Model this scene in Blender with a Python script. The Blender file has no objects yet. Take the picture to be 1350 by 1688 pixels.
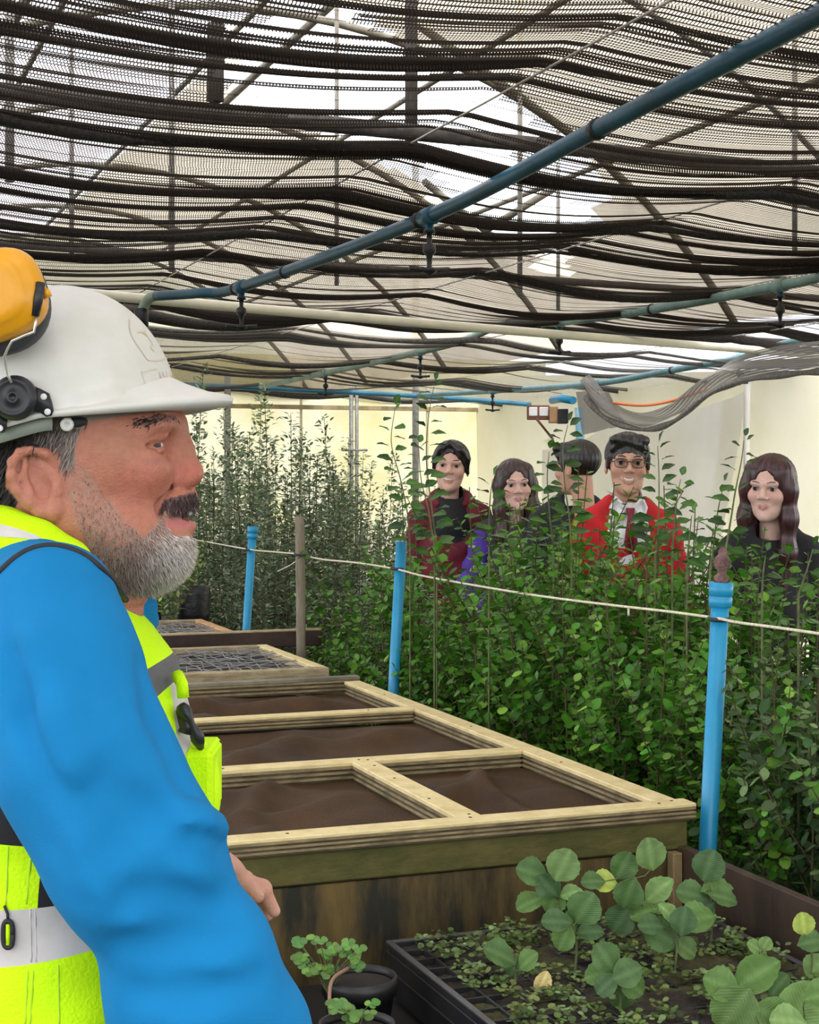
import bpy, math, random
import numpy as np
from mathutils import Vector, Matrix
from mathutils.bvhtree import BVHTree

random.seed(7)
rng = np.random.default_rng(7)
scene = bpy.context.scene
COL = scene.collection

# ------------------------------------------------------------------ camera
FPX = 2640.0                      # focal length in pixels of the 1350 x 1688 frame
EYE = 1.6
HOR = 780.0
cam = bpy.data.objects.new('camera', bpy.data.cameras.new('camera'))
COL.objects.link(cam)
cam.location = (0, 0, EYE)
cam.rotation_euler = (math.pi / 2, 0, 0)
cam.data.sensor_fit = 'HORIZONTAL'
cam.data.sensor_width = 36.0
cam.data.lens = 36.0 * FPX / 1350.0
cam.data.shift_y = (HOR - 844.0) / 1350.0
cam.data.clip_start = 0.05
cam.data.clip_end = 200
scene.camera = cam

# ------------------------------------------------------------------ light
world = bpy.data.worlds.new('overcast_sky')
scene.world = world
world.use_nodes = True
nt = world.node_tree
nt.nodes.clear()
wo = nt.nodes.new('ShaderNodeOutputWorld')
bg = nt.nodes.new('ShaderNodeBackground')
tc = nt.nodes.new('ShaderNodeTexCoord')
sep = nt.nodes.new('ShaderNodeSeparateXYZ')
ramp = nt.nodes.new('ShaderNodeValToRGB')
mr = nt.nodes.new('ShaderNodeMapRange')
mr.inputs['From Min'].default_value = -1
nt.links.new(tc.outputs['Generated'], sep.inputs[0])
nt.links.new(sep.outputs['Z'], mr.inputs['Value'])
nt.links.new(mr.outputs[0], ramp.inputs[0])
nt.links.new(ramp.outputs[0], bg.inputs['Color'])
nt.links.new(bg.outputs[0], wo.inputs['Surface'])
ramp.color_ramp.elements[0].position = 0.485
ramp.color_ramp.elements[0].color = (0.22, 0.22, 0.18, 1)
ramp.color_ramp.elements[1].position = 0.515
ramp.color_ramp.elements[1].color = (0.92, 0.94, 1.0, 1)
el = ramp.color_ramp.elements.new(1.0)
el.color = (1.0, 1.0, 1.04, 1)
bg.inputs['Strength'].default_value = 2.2

sun = bpy.data.objects.new('sun', bpy.data.lights.new('sun', 'SUN'))
COL.objects.link(sun)
sun.data.energy = 2.6
sun.data.angle = math.radians(35)
sun.data.color = (1.0, 0.97, 0.92)
sun.rotation_euler = (math.radians(38), math.radians(14), 0)

vs = scene.view_settings
scene.display_settings.display_device = 'sRGB'
vs.view_transform = 'Standard'
vs.look = 'None'
vs.gamma = 1.0
vs.use_curve_mapping = False
vs.exposure = 0.58
scene.cycles.transparent_max_bounces = 32
scene.cycles.max_bounces = 10
scene.cycles.sample_clamp_indirect = 6.0

# ------------------------------------------------------------------ frames of reference
EV = Vector((0.9357, 0.3527, 0.0))     # across the greenhouse
DV = Vector((-0.3527, 0.9357, 0.0))    # along the greenhouse
UP = Vector((0, 0, 1))


def E(e, d, z):
    return EV * e + DV * d + UP * z


def W(x, y, Y):
    return Vector(((x - 675.0) / FPX * Y, Y, EYE - (y - HOR) / FPX * Y))


def depth_e(x, e):
    return e / (EV.x * (x - 675.0) / FPX + EV.y)


def depth_d(x, d):
    return d / (DV.x * (x - 675.0) / FPX + DV.y)


def pix(p):
    return (675.0 + FPX * p[0] / p[1], HOR - FPX * (p[2] - EYE) / p[1])


def inside(px, py, poly):
    r = False
    n = len(poly)
    for i in range(n):
        x0, y0 = poly[i]
        x1, y1 = poly[(i + 1) % n]
        if (y0 > py) != (y1 > py) and px < (x1 - x0) * (py - y0) / (y1 - y0) + x0:
            r = not r
    return r


def inside_np(px, py, poly):
    r = np.zeros(px.shape, bool)
    n = len(poly)
    for i in range(n):
        x0, y0 = poly[i]
        x1, y1 = poly[(i + 1) % n]
        if y0 == y1:
            continue
        c = ((y0 > py) != (y1 > py)) & (px < (x1 - x0) * (py - y0) / (y1 - y0) + x0)
        r ^= c
    return r


# ------------------------------------------------------------------ materials
def srgb(r, g, b):
    def f(c):
        c /= 255.0
        return c / 12.92 if c <= 0.04045 else ((c + 0.055) / 1.055) ** 2.4
    return (f(r), f(g), f(b))


def mat(name, color, rough=0.6, vary=0.0, scale=8.0, color2=None, bump=0.0, bump_scale=60.0, metallic=0.0,
        attr=None, translucent=0.0, stretch=(1, 1, 1), sss=0.0, coat=0.0, spec=0.5, detail=6.0):
    m = bpy.data.materials.new(name)
    m.use_nodes = True
    t = m.node_tree
    p = t.nodes['Principled BSDF']
    out = t.nodes['Material Output']
    p.inputs['Roughness'].default_value = rough
    p.inputs['Metallic'].default_value = metallic
    p.inputs['Specular IOR Level'].default_value = spec
    if coat:
        p.inputs['Coat Weight'].default_value = coat
    if sss:
        p.inputs['Subsurface Weight'].default_value = sss
        p.inputs['Subsurface Radius'].default_value = (0.010, 0.004, 0.002)
        p.inputs['Subsurface Scale'].default_value = 1.0
    col = None
    tcn = t.nodes.new('ShaderNodeTexCoord')
    mp = t.nodes.new('ShaderNodeMapping')
    mp.inputs['Scale'].default_value = stretch
    t.links.new(tcn.outputs['Object'], mp.inputs['Vector'])
    if attr:
        a = t.nodes.new('ShaderNodeAttribute')
        a.attribute_name = attr
        col = a.outputs['Color']
    else:
        r = t.nodes.new('ShaderNodeRGB')
        r.outputs[0].default_value = (*color, 1)
        col = r.outputs[0]
    if vary or color2:
        nz = t.nodes.new('ShaderNodeTexNoise')
        nz.inputs['Scale'].default_value = scale
        nz.inputs['Detail'].default_value = detail
        nz.inputs['Roughness'].default_value = 0.65
        t.links.new(mp.outputs[0], nz.inputs['Vector'])
        mx = t.nodes.new('ShaderNodeMix')
        mx.data_type = 'RGBA'
        rp = t.nodes.new('ShaderNodeMapRange')
        rp.inputs['From Min'].default_value = 0.38
        rp.inputs['From Max'].default_value = 0.64
        t.links.new(nz.outputs['Fac'], rp.inputs['Value'])
        if color2:
            t.links.new(rp.outputs[0], mx.inputs['Factor'])
            t.links.new(col, mx.inputs['A'])
            mx.inputs['B'].default_value = (*color2, 1)
        else:
            mx.blend_type = 'MULTIPLY'
            mx.inputs['Factor'].default_value = 1.0
            g = t.nodes.new('ShaderNodeMapRange')
            g.inputs['To Min'].default_value = 1 - vary
            g.inputs['To Max'].default_value = 1 + vary
            t.links.new(rp.outputs[0], g.inputs['Value'])
            t.links.new(col, mx.inputs['A'])
            t.links.new(g.outputs[0], mx.inputs['B'])
        col = mx.outputs['Result']
    t.links.new(col, p.inputs['Base Color'])
    if bump:
        nb = t.nodes.new('ShaderNodeTexNoise')
        nb.inputs['Scale'].default_value = bump_scale
        nb.inputs['Detail'].default_value = 5
        t.links.new(mp.outputs[0], nb.inputs['Vector'])
        bp = t.nodes.new('ShaderNodeBump')
        bp.inputs['Strength'].default_value = bump
        bp.inputs['Distance'].default_value = 0.01
        t.links.new(nb.outputs['Fac'], bp.inputs['Height'])
        t.links.new(bp.outputs[0], p.inputs['Normal'])
    if translucent:
        tr = t.nodes.new('ShaderNodeBsdfTranslucent')
        t.links.new(col, tr.inputs['Color'])
        ms = t.nodes.new('ShaderNodeMixShader')
        ms.inputs[0].default_value = translucent
        t.links.new(p.outputs[0], ms.inputs[1])
        t.links.new(tr.outputs[0], ms.inputs[2])
        t.links.new(ms.outputs[0], out.inputs['Surface'])
    return m


def sheet_mat(name, color, color2, scale, translucent=0.6, clear=0.0, stretch=(1, 1, 1)):
    """thin plastic film: some light passes straight, some scattered through, some reflected"""
    m = mat(name, color, 0.45, color2=color2, scale=scale, translucent=translucent, stretch=stretch)
    if clear:
        t = m.node_tree
        out = t.nodes['Material Output']
        src = out.inputs['Surface'].links[0].from_socket
        tr = t.nodes.new('ShaderNodeBsdfTransparent')
        ms = t.nodes.new('ShaderNodeMixShader')
        ms.inputs[0].default_value = clear
        t.links.new(src, ms.inputs[1])
        t.links.new(tr.outputs[0], ms.inputs[2])
        t.links.new(ms.outputs[0], out.inputs['Surface'])
    return m


def net_mat(name, color, solid=0.70, translucent=0.35):
    """knitted shade cloth: yarn between open stitches, laid out on the cloth's own coordinates"""
    m = bpy.data.materials.new(name)
    m.use_nodes = True
    t = m.node_tree
    t.nodes.clear()
    N = t.nodes.new
    L = t.links.new
    out = N('ShaderNodeOutputMaterial')
    uv = N('ShaderNodeUVMap')
    uv.uv_map = 'cloth'
    sp = N('ShaderNodeSeparateXYZ')
    L(uv.outputs[0], sp.inputs[0])

    def M(op, a, b=None):
        n = N('ShaderNodeMath')
        n.operation = op
        for i, v in enumerate((a, b)):
            if v is None:
                continue
            if isinstance(v, (int, float)):
                n.inputs[i].default_value = v
            else:
                L(v, n.inputs[i])
        return n.outputs[0]
    row = M('FLOOR', sp.outputs['Y'])
    u = M('ADD', sp.outputs['X'], M('MULTIPLY', row, 0.5))
    tu = M('ABSOLUTE', M('SUBTRACT', M('FRACT', u), 0.5))
    tv = M('ABSOLUTE', M('SUBTRACT', M('FRACT', sp.outputs['Y']), 0.5))
    hole = M('MULTIPLY', M('LESS_THAN', tu, solid / 2), M('LESS_THAN', tv, solid / 2))
    df = N('ShaderNodeBsdfDiffuse')
    df.inputs['Color'].default_value = (*color, 1)
    tl = N('ShaderNodeBsdfTranslucent')
    tl.inputs['Color'].default_value = (*color, 1)
    mx = N('ShaderNodeMixShader')
    mx.inputs[0].default_value = translucent
    L(df.outputs[0], mx.inputs[1])
    L(tl.outputs[0], mx.inputs[2])
    tr = N('ShaderNodeBsdfTransparent')
    m2 = N('ShaderNodeMixShader')
    L(hole, m2.inputs[0])
    L(mx.outputs[0], m2.inputs[1])
    L(tr.outputs[0], m2.inputs[2])
    L(m2.outputs[0], out.inputs['Surface'])
    return m


# ------------------------------------------------------------------ object helpers
def tag(o, label=None, cat=None, group=None, kind=None):
    if label:
        o['label'] = label
    if cat:
        o['category'] = cat
    if group:
        o['group'] = group
    if kind:
        o['kind'] = kind
    return o


def thing(name, label, cat, loc=(0, 0, 0), group=None):
    o = bpy.data.objects.new(name, None)
    o.empty_display_size = 0.05
    COL.objects.link(o)
    o.location = loc
    o['label'] = label
    o['category'] = cat
    if group:
        o['group'] = group
    return o


def link_mesh(name, me, parent=None):
    o = bpy.data.objects.new(name, me)
    COL.objects.link(o)
    if parent is not None:
        o.parent = parent
        l = Vector((0, 0, 0))
        q = parent
        while q is not None:
            l += q.location
            q = q.parent
        o.location = -l            # meshes are built in world coordinates
    return o


def mesh_np(name, verts, faces, material, parent=None, smooth=True, colors=None):
    """verts (n,3), faces list of lists or an (m,k) array"""
    me = bpy.data.meshes.new(name)
    v = np.asarray(verts, np.float32)
    me.vertices.add(len(v))
    me.vertices.foreach_set('co', v.ravel())
    if isinstance(faces, np.ndarray):
        k = faces.shape[1]
        nf = len(faces)
        me.loops.add(nf * k)
        me.loops.foreach_set('vertex_index', faces.ravel().astype(np.int32))
        me.polygons.add(nf)
        me.polygons.foreach_set('loop_start', (np.arange(nf) * k).astype(np.int32))
    else:
        tot = [len(f) for f in faces]
        flat = np.fromiter((i for f in faces for i in f), np.int32)
        me.loops.add(len(flat))
        me.loops.foreach_set('vertex_index', flat)
        me.polygons.add(len(faces))
        st = np.concatenate(([0], np.cumsum(tot)[:-1])).astype(np.int32) if faces else np.zeros(0, np.int32)
        me.polygons.foreach_set('loop_start', st)
    me.update(calc_edges=True)
    me.validate()
    if smooth:
        me.polygons.foreach_set('use_smooth', np.ones(len(me.polygons), bool))
    if colors is not None:
        a = me.color_attributes.new('Col', 'FLOAT_COLOR', 'POINT')
        c = np.ones((len(v), 4), np.float32)
        c[:, :3] = colors
        a.data.foreach_set('color', c.ravel())
    if material is not None:
        for mm in (material if isinstance(material, (list, tuple)) else [material]):
            me.materials.append(mm)
    return link_mesh(name, me, parent)


class MB:
    """collects boxes and tubes into one mesh"""

    def __init__(self):
        self.v = []
        self.f = []
        self.smooth = []

    def add(self, vs, fs, smooth=False):
        b = len(self.v)
        self.v += [tuple(p) for p in vs]
        self.f += [tuple(i + b for i in f) for f in fs]
        self.smooth += [smooth] * len(fs)
        return self

    def box(self, o, ax, ay, az, bev=0.0):
        """box from corner o spanned by three vectors, with chamfered edges along"""
        o = Vector(o)
        ax, ay, az = Vector(ax), Vector(ay), Vector(az)
        if bev <= 0:
            vs = [o, o + ax, o + ax + ay, o + ay, o + az, o + ax + az, o + ax + ay + az, o + ay + az]
            fs = [(3, 2, 1, 0), (4, 5, 6, 7), (0, 1, 5, 4), (1, 2, 6, 5), (2, 3, 7, 6), (3, 0, 4, 7)]
            return self.add(vs, fs)
        # chamfered box: 24 verts
        nx, ny, nz = ax.normalized() * bev, ay.normalized() * bev, az.normalized() * bev
        vs = []
        idx = {}
        for i in (0, 1):
            for j in (0, 1):
                for k in (0, 1):
                    c = o + ax * i + ay * j + az * k
                    sx, sy, sz = (nx if i == 0 else -nx), (ny if j == 0 else -ny), (nz if k == 0 else -nz)
                    idx[i, j, k, 0] = len(vs); vs.append(c + sy + sz)
                    idx[i, j, k, 1] = len(vs); vs.append(c + sx + sz)
                    idx[i, j, k, 2] = len(vs); vs.append(c + sx + sy)
        fs = []
        for i in (0, 1):
            q = [idx[i, 0, 0, 0], idx[i, 1, 0, 0], idx[i, 1, 1, 0], idx[i, 0, 1, 0]]
            fs.append(q if i else q[::-1])
            q = [idx[0, i, 0, 1], idx[0, i, 1, 1], idx[1, i, 1, 1], idx[1, i, 0, 1]]
            fs.append(q if i else q[::-1])
            q = [idx[0, 0, i, 2], idx[1, 0, i, 2], idx[1, 1, i, 2], idx[0, 1, i, 2]]
            fs.append(q if i else q[::-1])
        for j in (0, 1):
            for k in (0, 1):
                fs.append([idx[0, j, k, 1], idx[1, j, k, 1], idx[1, j, k, 2], idx[0, j, k, 2]])
                fs.append([idx[j, 0, k, 0], idx[j, 1, k, 0], idx[j, 1, k, 2], idx[j, 0, k, 2]])
                fs.append([idx[j, k, 0, 0], idx[j, k, 1, 0], idx[j, k, 1, 1], idx[j, k, 0, 1]])
        for i in (0, 1):
            for j in (0, 1):
                for k in (0, 1):
                    fs.append([idx[i, j, k, 0], idx[i, j, k, 1], idx[i, j, k, 2]])
        return self.add(vs, fs)

    def ed(self, e0, e1, d0, d1, z0, z1, bev=0.0):
        return self.box(E(e0, d0, z0), EV * (e1 - e0), DV * (d1 - d0), UP * (z1 - z0), bev)

    def tube(self, pts, r, seg=10, cap=True, flat=None):
        pts = [Vector(p) for p in pts]
        n = len(pts)
        rs = r if isinstance(r, (list, tuple)) else [r] * n
        vs, fs = [], []
        ref = None
        for i, p in enumerate(pts):
            t = (pts[min(i + 1, n - 1)] - pts[max(i - 1, 0)])
            if t.length < 1e-9:
                t = UP.copy()
            t.normalize()
            if ref is None:
                ref = Vector((0, 0, 1)) if abs(t.z) < 0.9 else Vector((1, 0, 0))
            a = ref - t * ref.dot(t)
            if a.length < 1e-5:
                a = t.orthogonal()
            a.normalize()
            ref = a
            b = t.cross(a)
            for k in range(seg):
                an = 2 * math.pi * k / seg
                vs.append(p + (a * math.cos(an) * (flat or 1.0) + b * math.sin(an)) * rs[i])
        for i in range(n - 1):
            for k in range(seg):
                k2 = (k + 1) % seg
                fs.append((i * seg + k, i * seg + k2, (i + 1) * seg + k2, (i + 1) * seg + k))
        self.add(vs, fs, True)
        if cap:
            b = len(self.v) - len(vs)
            self.f.append(tuple(b + k for k in range(seg))[::-1]); self.smooth.append(False)
            self.f.append(tuple(b + (n - 1) * seg + k for k in range(seg))); self.smooth.append(False)
        return self

    def lathe(self, center, axis, prof, seg=20):
        """prof: list of (along axis, radius)"""
        c = Vector(center)
        ax = Vector(axis).normalized()
        a = ax.orthogonal().normalized()
        b = ax.cross(a)
        vs, fs = [], []
        for (h, r) in prof:
            for k in range(seg):
                an = 2 * math.pi * k / seg
                vs.append(c + ax * h + (a * math.cos(an) + b * math.sin(an)) * max(r, 1e-5))
        for i in range(len(prof) - 1):
            for k in range(seg):
                k2 = (k + 1) % seg
                fs.append((i * seg + k, i * seg + k2, (i + 1) * seg + k2, (i + 1) * seg + k))
        return self.add(vs, fs, True)

    def build(self, name, material, parent=None, smooth=None):
        o = mesh_np(name, np.array(self.v, np.float32), self.f, material, parent, False)
        s = self.smooth if smooth is None else [smooth] * len(self.f)
        if len(s) == len(o.data.polygons):
            o.data.polygons.foreach_set('use_smooth', np.array(s, bool))
        return o


def spline(pts, n):
    """Catmull-Rom through points, n samples in all"""
    pts = [np.array(p, float) for p in pts]
    P = [2 * pts[0] - pts[1]] + pts + [2 * pts[-1] - pts[-2]]
    out = []
    m = len(pts) - 1
    for k in range(n):
        t = k / (n - 1) * m
        i = min(int(t), m - 1)
        u = t - i
        a, b, c, d = P[i], P[i + 1], P[i + 2], P[i + 3]
        out.append(0.5 * ((2 * b) + (-a + c) * u + (2 * a - 5 * b + 4 * c - d) * u * u + (-a + 3 * b - 3 * c + d) * u ** 3))
    return out
# ================================================================== SETTING
M_soil = mat('soil_floor', (0.05, 0.04, 0.03), 0.95, color2=(0.02, 0.022, 0.012), scale=6, bump=0.6, bump_scale=30)
M_steel = mat('galvanised_steel', (0.33, 0.33, 0.31), 0.5, vary=0.25, scale=20, metallic=0.3)
M_rib = mat('weathered_rib', (0.15, 0.135, 0.10), 0.6, vary=0.3, scale=9)
M_brightrib = mat('bright_rib', (0.75, 0.75, 0.75), 0.25, metallic=0.8)
M_film_right = sheet_mat('aged_roof_film', (0.47, 0.40, 0.28), (0.38, 0.32, 0.21), 1.6, 0.75, 0.12)
M_film_left = sheet_mat('clear_roof_film', (0.72, 0.68, 0.72), (0.62, 0.55, 0.52), 1.1, 0.7, 0.22)
M_film_wall = sheet_mat('wall_film', (0.76, 0.72, 0.52), (0.66, 0.60, 0.30), 1.3, 0.75)
M_film_white = sheet_mat('white_sheet', (0.78, 0.77, 0.71), (0.68, 0.66, 0.60), 0.9, 0.45)
M_film_cream = sheet_mat('cream_sheet', (0.76, 0.72, 0.55), (0.70, 0.66, 0.46), 1.1, 0.72)
M_wood_old = mat('old_brown_wood', (0.16, 0.10, 0.06), 0.8, vary=0.4, scale=7, stretch=(1, 1, 6))
M_cream = mat('cream_painted_gutter', (0.92, 0.89, 0.72), 0.4, vary=0.06, scale=6)

fl = MB()
fl.box((-12, -6, -0.2), (28, 0, 0), (0, 32, 0), (0, 0, 0.2))
tag(fl.build('floor', M_soil), kind='structure')

# --- roof: barrel vault, axis along the house
RC, RR, RA = 2.32, 3.72, EYE + 2.6          # centre across, radius, apex height


def roof(th, d):
    return E(RC + RR * math.sin(th), d, RA - RR + RR * math.cos(th))


TH = 0.98
HOLES = [
    [(395, 40), (430, 0), (600, 10), (700, 110), (800, 125), (960, 240), (1010, 330), (950, 410), (800, 390), (690, 300), (560, 235), (480, 190), (372, 168)],
    [(700, 205), (780, 215), (900, 300), (960, 390), (905, 420), (800, 380), (700, 300)],
    [(0, 0), (380, 0), (395, 40), (330, 95), (120, 105), (0, 110)],
]


def film(name, th0, th1, d0, d1, material, nth=14, nd=10):
    vs, fs = [], []
    for i in range(nd + 1):
        for j in range(nth + 1):
            th = th0 + (th1 - th0) * j / nth
            d = d0 + (d1 - d0) * i / nd
            p = roof(th, d)
            s = 0.03 * math.sin(math.pi * i / nd)
            vs.append(p - UP * s)
    for i in range(nd):
        for j in range(nth):
            a = i * (nth + 1) + j
            q = (a, a + 1, a + nth + 2, a + nth + 1)
            c = sum((vs[k] for k in q), Vector()) / 4
            x, y = pix(c)
            if any(inside(x, y, h) for h in HOLES):
                continue
            fs.append(q)
    return tag(mesh_np(name, np.array([tuple(v) for v in vs]), fs, material), kind='structure')


RIBS = [6.87, 8.6, 11.06, 13.4, 15.6, 17.6]
for i in range(len(RIBS) - 1):
    film('ceiling_film', 0.02, TH, RIBS[i], RIBS[i + 1], M_film_right, 24, 24)
    film('ceiling_film', -TH, -0.02, RIBS[i], RIBS[i + 1], M_film_left, 24, 24)
film('ceiling_film', 0.0, TH, 4.6, RIBS[0], M_film_right)
film('ceiling_film', 0.0, TH, -2.0, 4.6, M_film_right)
film('ceiling_film', -TH, 0.0, -2.0, 4.6, M_film_left)
film('ceiling_film', -TH, 0.0, 4.6, RIBS[0], M_film_left)
for k, d in enumerate([4.9] + RIBS):
    pts = [roof(-TH + 2 * TH * i / 30, d) - UP * 0.03 for i in range(31)]
    tag(MB().tube(pts, 0.024, 8).build('ceiling_rib', M_brightrib if d == 6.87 else M_rib), kind='structure')
for th in (-0.62, -0.3, 0.0, 0.33, 0.62):
    tag(MB().tube([roof(th, 4.4) - UP * 0.05, roof(th, 17.6) - UP * 0.05], 0.018, 8).build('ceiling_purlin', M_rib), kind='structure')
# diagonal roof braces seen against the sky
for (a, b) in [((560, -5, 9.0), (372, 168, 10.8)), ((20, 40, 8.0), (48, -10, 7.8)), ((688, 40, 8.9), (975, 245, 9.3)), ((975, 245, 9.3), (1120, 395, 10.6)),
               ((800, 380, 10.5), (930, 300, 10.2)), ((700, 300, 11.0), (850, 420, 12.0))]:
    tag(MB().tube([W(*a), W(*b)], 0.026, 8).build('ceiling_brace', M_rib), kind='structure')

# --- tie beams and uprights of the trusses above the net
def net_z(e, d):
    return EYE + 1.015 - 0.018 * (e - 1.5) - 0.002 * d


M_dark_up = mat('dark_upright', (0.055, 0.048, 0.042), 0.8, vary=0.4, scale=30)
for d in (4.62, 7.6, 9.9):
    tag(MB().tube([E(-3.5, d, net_z(-3.5, d) + 0.05), E(9, d, net_z(9, d) + 0.05)], 0.026 if d < 5 else 0.02, 8).build('ceiling_beam', M_dark_up), kind='structure')
for (x, yb, w, ytop) in [(16, 300, 16, -60), (118, 430, 8, 62), (283, 448, 10, -60), (555, 470, 7.5, -60), (857, 490, 8.5, -60),
                         (920, 512, 6.5, 190), (1310, 420, 9, -60), (678, 262, 21, -60), (355, 168, 28, 38)]:
    Y = FPX * 1.0 / (HOR - yb)
    r = w / 2 / FPX * Y
    tag(MB().tube([W(x, yb, Y), W(x, ytop, Y)], r, 4 if w > 18 else 8).build('ceiling_upright', M_dark_up if w > 18 else M_steel), kind='structure')

# --- back wall of stretched film, with panels between posts
DB = 17.6
tag(MB().ed(-5, 9, DB + 0.10, DB + 0.16, 0, 0.25).build('wall_back', M_wood_old), kind='structure')
wb = bpy.data.objects['wall_back']
ex = -4.0
k = 0
while ex < 8.2:
    w = 1.55
    vs, fs = [], []
    n = 10
    for i in range(n + 1):
        for j in range(n + 1):
            u, v = i / n, j / n
            bul = 0.05 * math.sin(math.pi * u) * math.sin(math.pi * v) + 0.012 * math.sin(9 * u + k) * math.cos(7 * v)
            vs.append(tuple(E(ex + w * u, DB + bul, 0.1 + 2.85 * v)))
    for i in range(n):
        for j in range(n):
            a = i * (n + 1) + j
            fs.append((a, a + n + 1, a + n + 2, a + 1))
    mesh_np('panel', np.array(vs), fs, M_film_wall, wb)
    ex += w
    k += 1
MB().ed(-4.0, 8.4, DB - 0.06, DB - 0.01, 2.33, 2.38, 0.004).build('rail', mat('weathered_rail', (0.45, 0.36, 0.2), 0.7, vary=0.3, scale=5), wb)
for e in np.arange(-4.0, 8.4, 1.55):
    MB().ed(e - 0.012, e + 0.012, DB - 0.035, DB - 0.005, 0.1, 2.95).build('batten', mat('batten_cream', (0.75, 0.68, 0.45), 0.6), wb)
# roof-end gable film above
vs = [E(RC + RR * math.sin(t), DB + 0.1, RA - RR + RR * math.cos(t)) for t in np.linspace(-TH, TH, 25)]
vs += [E(RC + RR * math.sin(TH), DB + 0.1, 2.6), E(RC - RR * math.sin(TH), DB + 0.1, 2.6)]
mesh_np('gable', np.array([tuple(v) for v in vs]), [tuple(range(len(vs)))], M_film_cream, wb, False)

# --- right wall: hanging white sheet and the cream film behind it
def sheet(name, corners, material, parent=None, n=24, amp=0.05, freq=9.0):
    c = [Vector(p) for p in corners]          # bottom-left, bottom-right, top-right, top-left
    nrm = (c[1] - c[0]).cross(c[3] - c[0]).normalized()
    vs, fs = [], []
    for i in range(n + 1):
        for j in range(n + 1):
            u, v = i / n, j / n
            p = (c[0] * (1 - u) + c[1] * u) * (1 - v) + (c[3] * (1 - u) + c[2] * u) * v
            p = p + nrm * amp * (math.sin(freq * u + 2 * v) * 0.6 + 0.4 * math.sin(freq * 2.3 * u - 3 * v + 1))
            vs.append(tuple(p))
    for i in range(n):
        for j in range(n):
            a = i * (n + 1) + j
            fs.append((a, a + n + 1, a + n + 2, a + 1))
    return mesh_np(name, np.array(vs), fs, material, parent)


def WE(x, y, e):
    return W(x, y, depth_e(x, e))


er = 7.0
wr = tag(sheet('wall_right', [E(er, 6.2, 0.0), E(er, 12.4, 0.0), WE(1226, 640, er), E(er, 6.2, 2.55)][0:0] or
         [E(er, 6.0, 0.0), E(er, 11.25, 0.0), E(er, 11.25, 2.30), E(er, 6.0, 2.72)], M_film_cream, n=30, amp=0.03), kind='structure')
sheet('side_film', [E(7.5, 11.3, 0.0), E(7.5, 17.6, 0.0), E(7.5, 17.6, 2.75), E(7.5, 11.3, 2.45)], M_film_cream, wr, n=30, amp=0.03)
# the white curtain, its upper edge looped up from the post to the far corner
top = [(1232, 642, 6.85), (1200, 655, 6.9), (1150, 676, 7.0), (1090, 690, 7.1), (1040, 700, 7.2), (1000, 707, 7.3), (968, 722, 7.4), (940, 735, 7.45), (900, 742, 7.5)]
vs, fs = [], []
nn = 14
for i, (x, y, e) in enumerate(top):
    Y = depth_e(x, e)
    t = W(x, y, Y)
    b = W(x - 125 + i * 8, y + 130, Y)
    for j in range(nn + 1):
        v = j / nn
        p = t.copy()
        p.z = t.z * (1 - v)
        p += EV * (0.05 * math.sin(2.1 * i + 3 * v)) - DV * (0.9 * v * (1 - i / 8.0)) * -1
        vs.append(tuple(p))
for i in range(len(top) - 1):
    for j in range(nn):
        a = i * (nn + 1) + j
        fs.append((a, a + 1, a + nn + 2, a + nn + 1))
mesh_np('curtain', np.array(vs), fs, M_film_white, wr)
Y = depth_e(1231, 6.8)
MB().tube([W(1231, 700, Y) * 1.0 - UP * 1.9, W(1231, 700, Y), W(1233, 600, Y)], 0.026, 8).build('post', mat('pale_post', (0.62, 0.60, 0.55), 0.5), wr)

# steel posts in front of the back wall
for (x, y0, y1, w) in [(375, 1000, 440, 11), (685, 1000, 262, 11), (579, 900, 440, 7), (588, 770, 440, 6)]:
    Y = depth_d(x, 16.9)
    r = w / 2 / FPX * Y
    b = W(x, y0, Y)
    b.z = 0.0
    t = W(x, y1, Y)
    if y1 > 300:
        t.z = EYE + 1.05
    tag(MB().tube([b, t], r, 8).build('post', M_steel), kind='structure')
Y = depth_d(583, 16.85)
tag(MB().tube([W(563, 742, Y), W(606, 742, Y)], 0.012, 8).build('post_crossbar', M_steel), kind='structure')

# cream gutter crossing under the far net
g0, g1 = W(-60, 466, 7.6), W(1420, 590, 11.3)
tag(MB().tube([g0.lerp(g1, i / 12) - UP * 0.012 * math.sin(math.pi * i / 12) for i in range(13)], 0.027, 12).build('white_pipe', M_cream),
    'long cream plastic pipe slung level under the shade net behind the white helmet', 'pipe')

# ================================================================== SHADE NET
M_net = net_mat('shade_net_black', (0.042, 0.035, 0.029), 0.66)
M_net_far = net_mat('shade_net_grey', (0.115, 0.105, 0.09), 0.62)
M_net_roll = mat('rolled_net', (0.03, 0.026, 0.022), 0.9, vary=0.5, scale=80, bump=0.8, bump_scale=140)
NETHOLES = [
    [(390, 40), (560, 8), (650, 60), (700, 115), (800, 135), (900, 215), (850, 255), (700, 255), (570, 235), (480, 190), (372, 165)],
    [(700, 205), (790, 225), (850, 250), (840, 300), (760, 330), (700, 280)],
    [(690, 320), (860, 310), (960, 330), (960, 380), (860, 400), (760, 370)],
    [(880, 395), (930, 385), (935, 450), (885, 450)],
]


def wob(e, d):
    return 0.05 * math.sin(1.1 * e + 1.9 * d) + 0.035 * math.sin(2.6 * e - 1.3 * d + 1.0) + 0.05 * math.sin(0.6 * e + 0.7 * d)


def net_base(e, d):
    s = ((e - 0.35) / 1.35) % 1.0
    return net_z(e, d) - 0.055 * math.sin(math.pi * s) + 0.02 * math.sin(1.7 * d + e)


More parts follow.
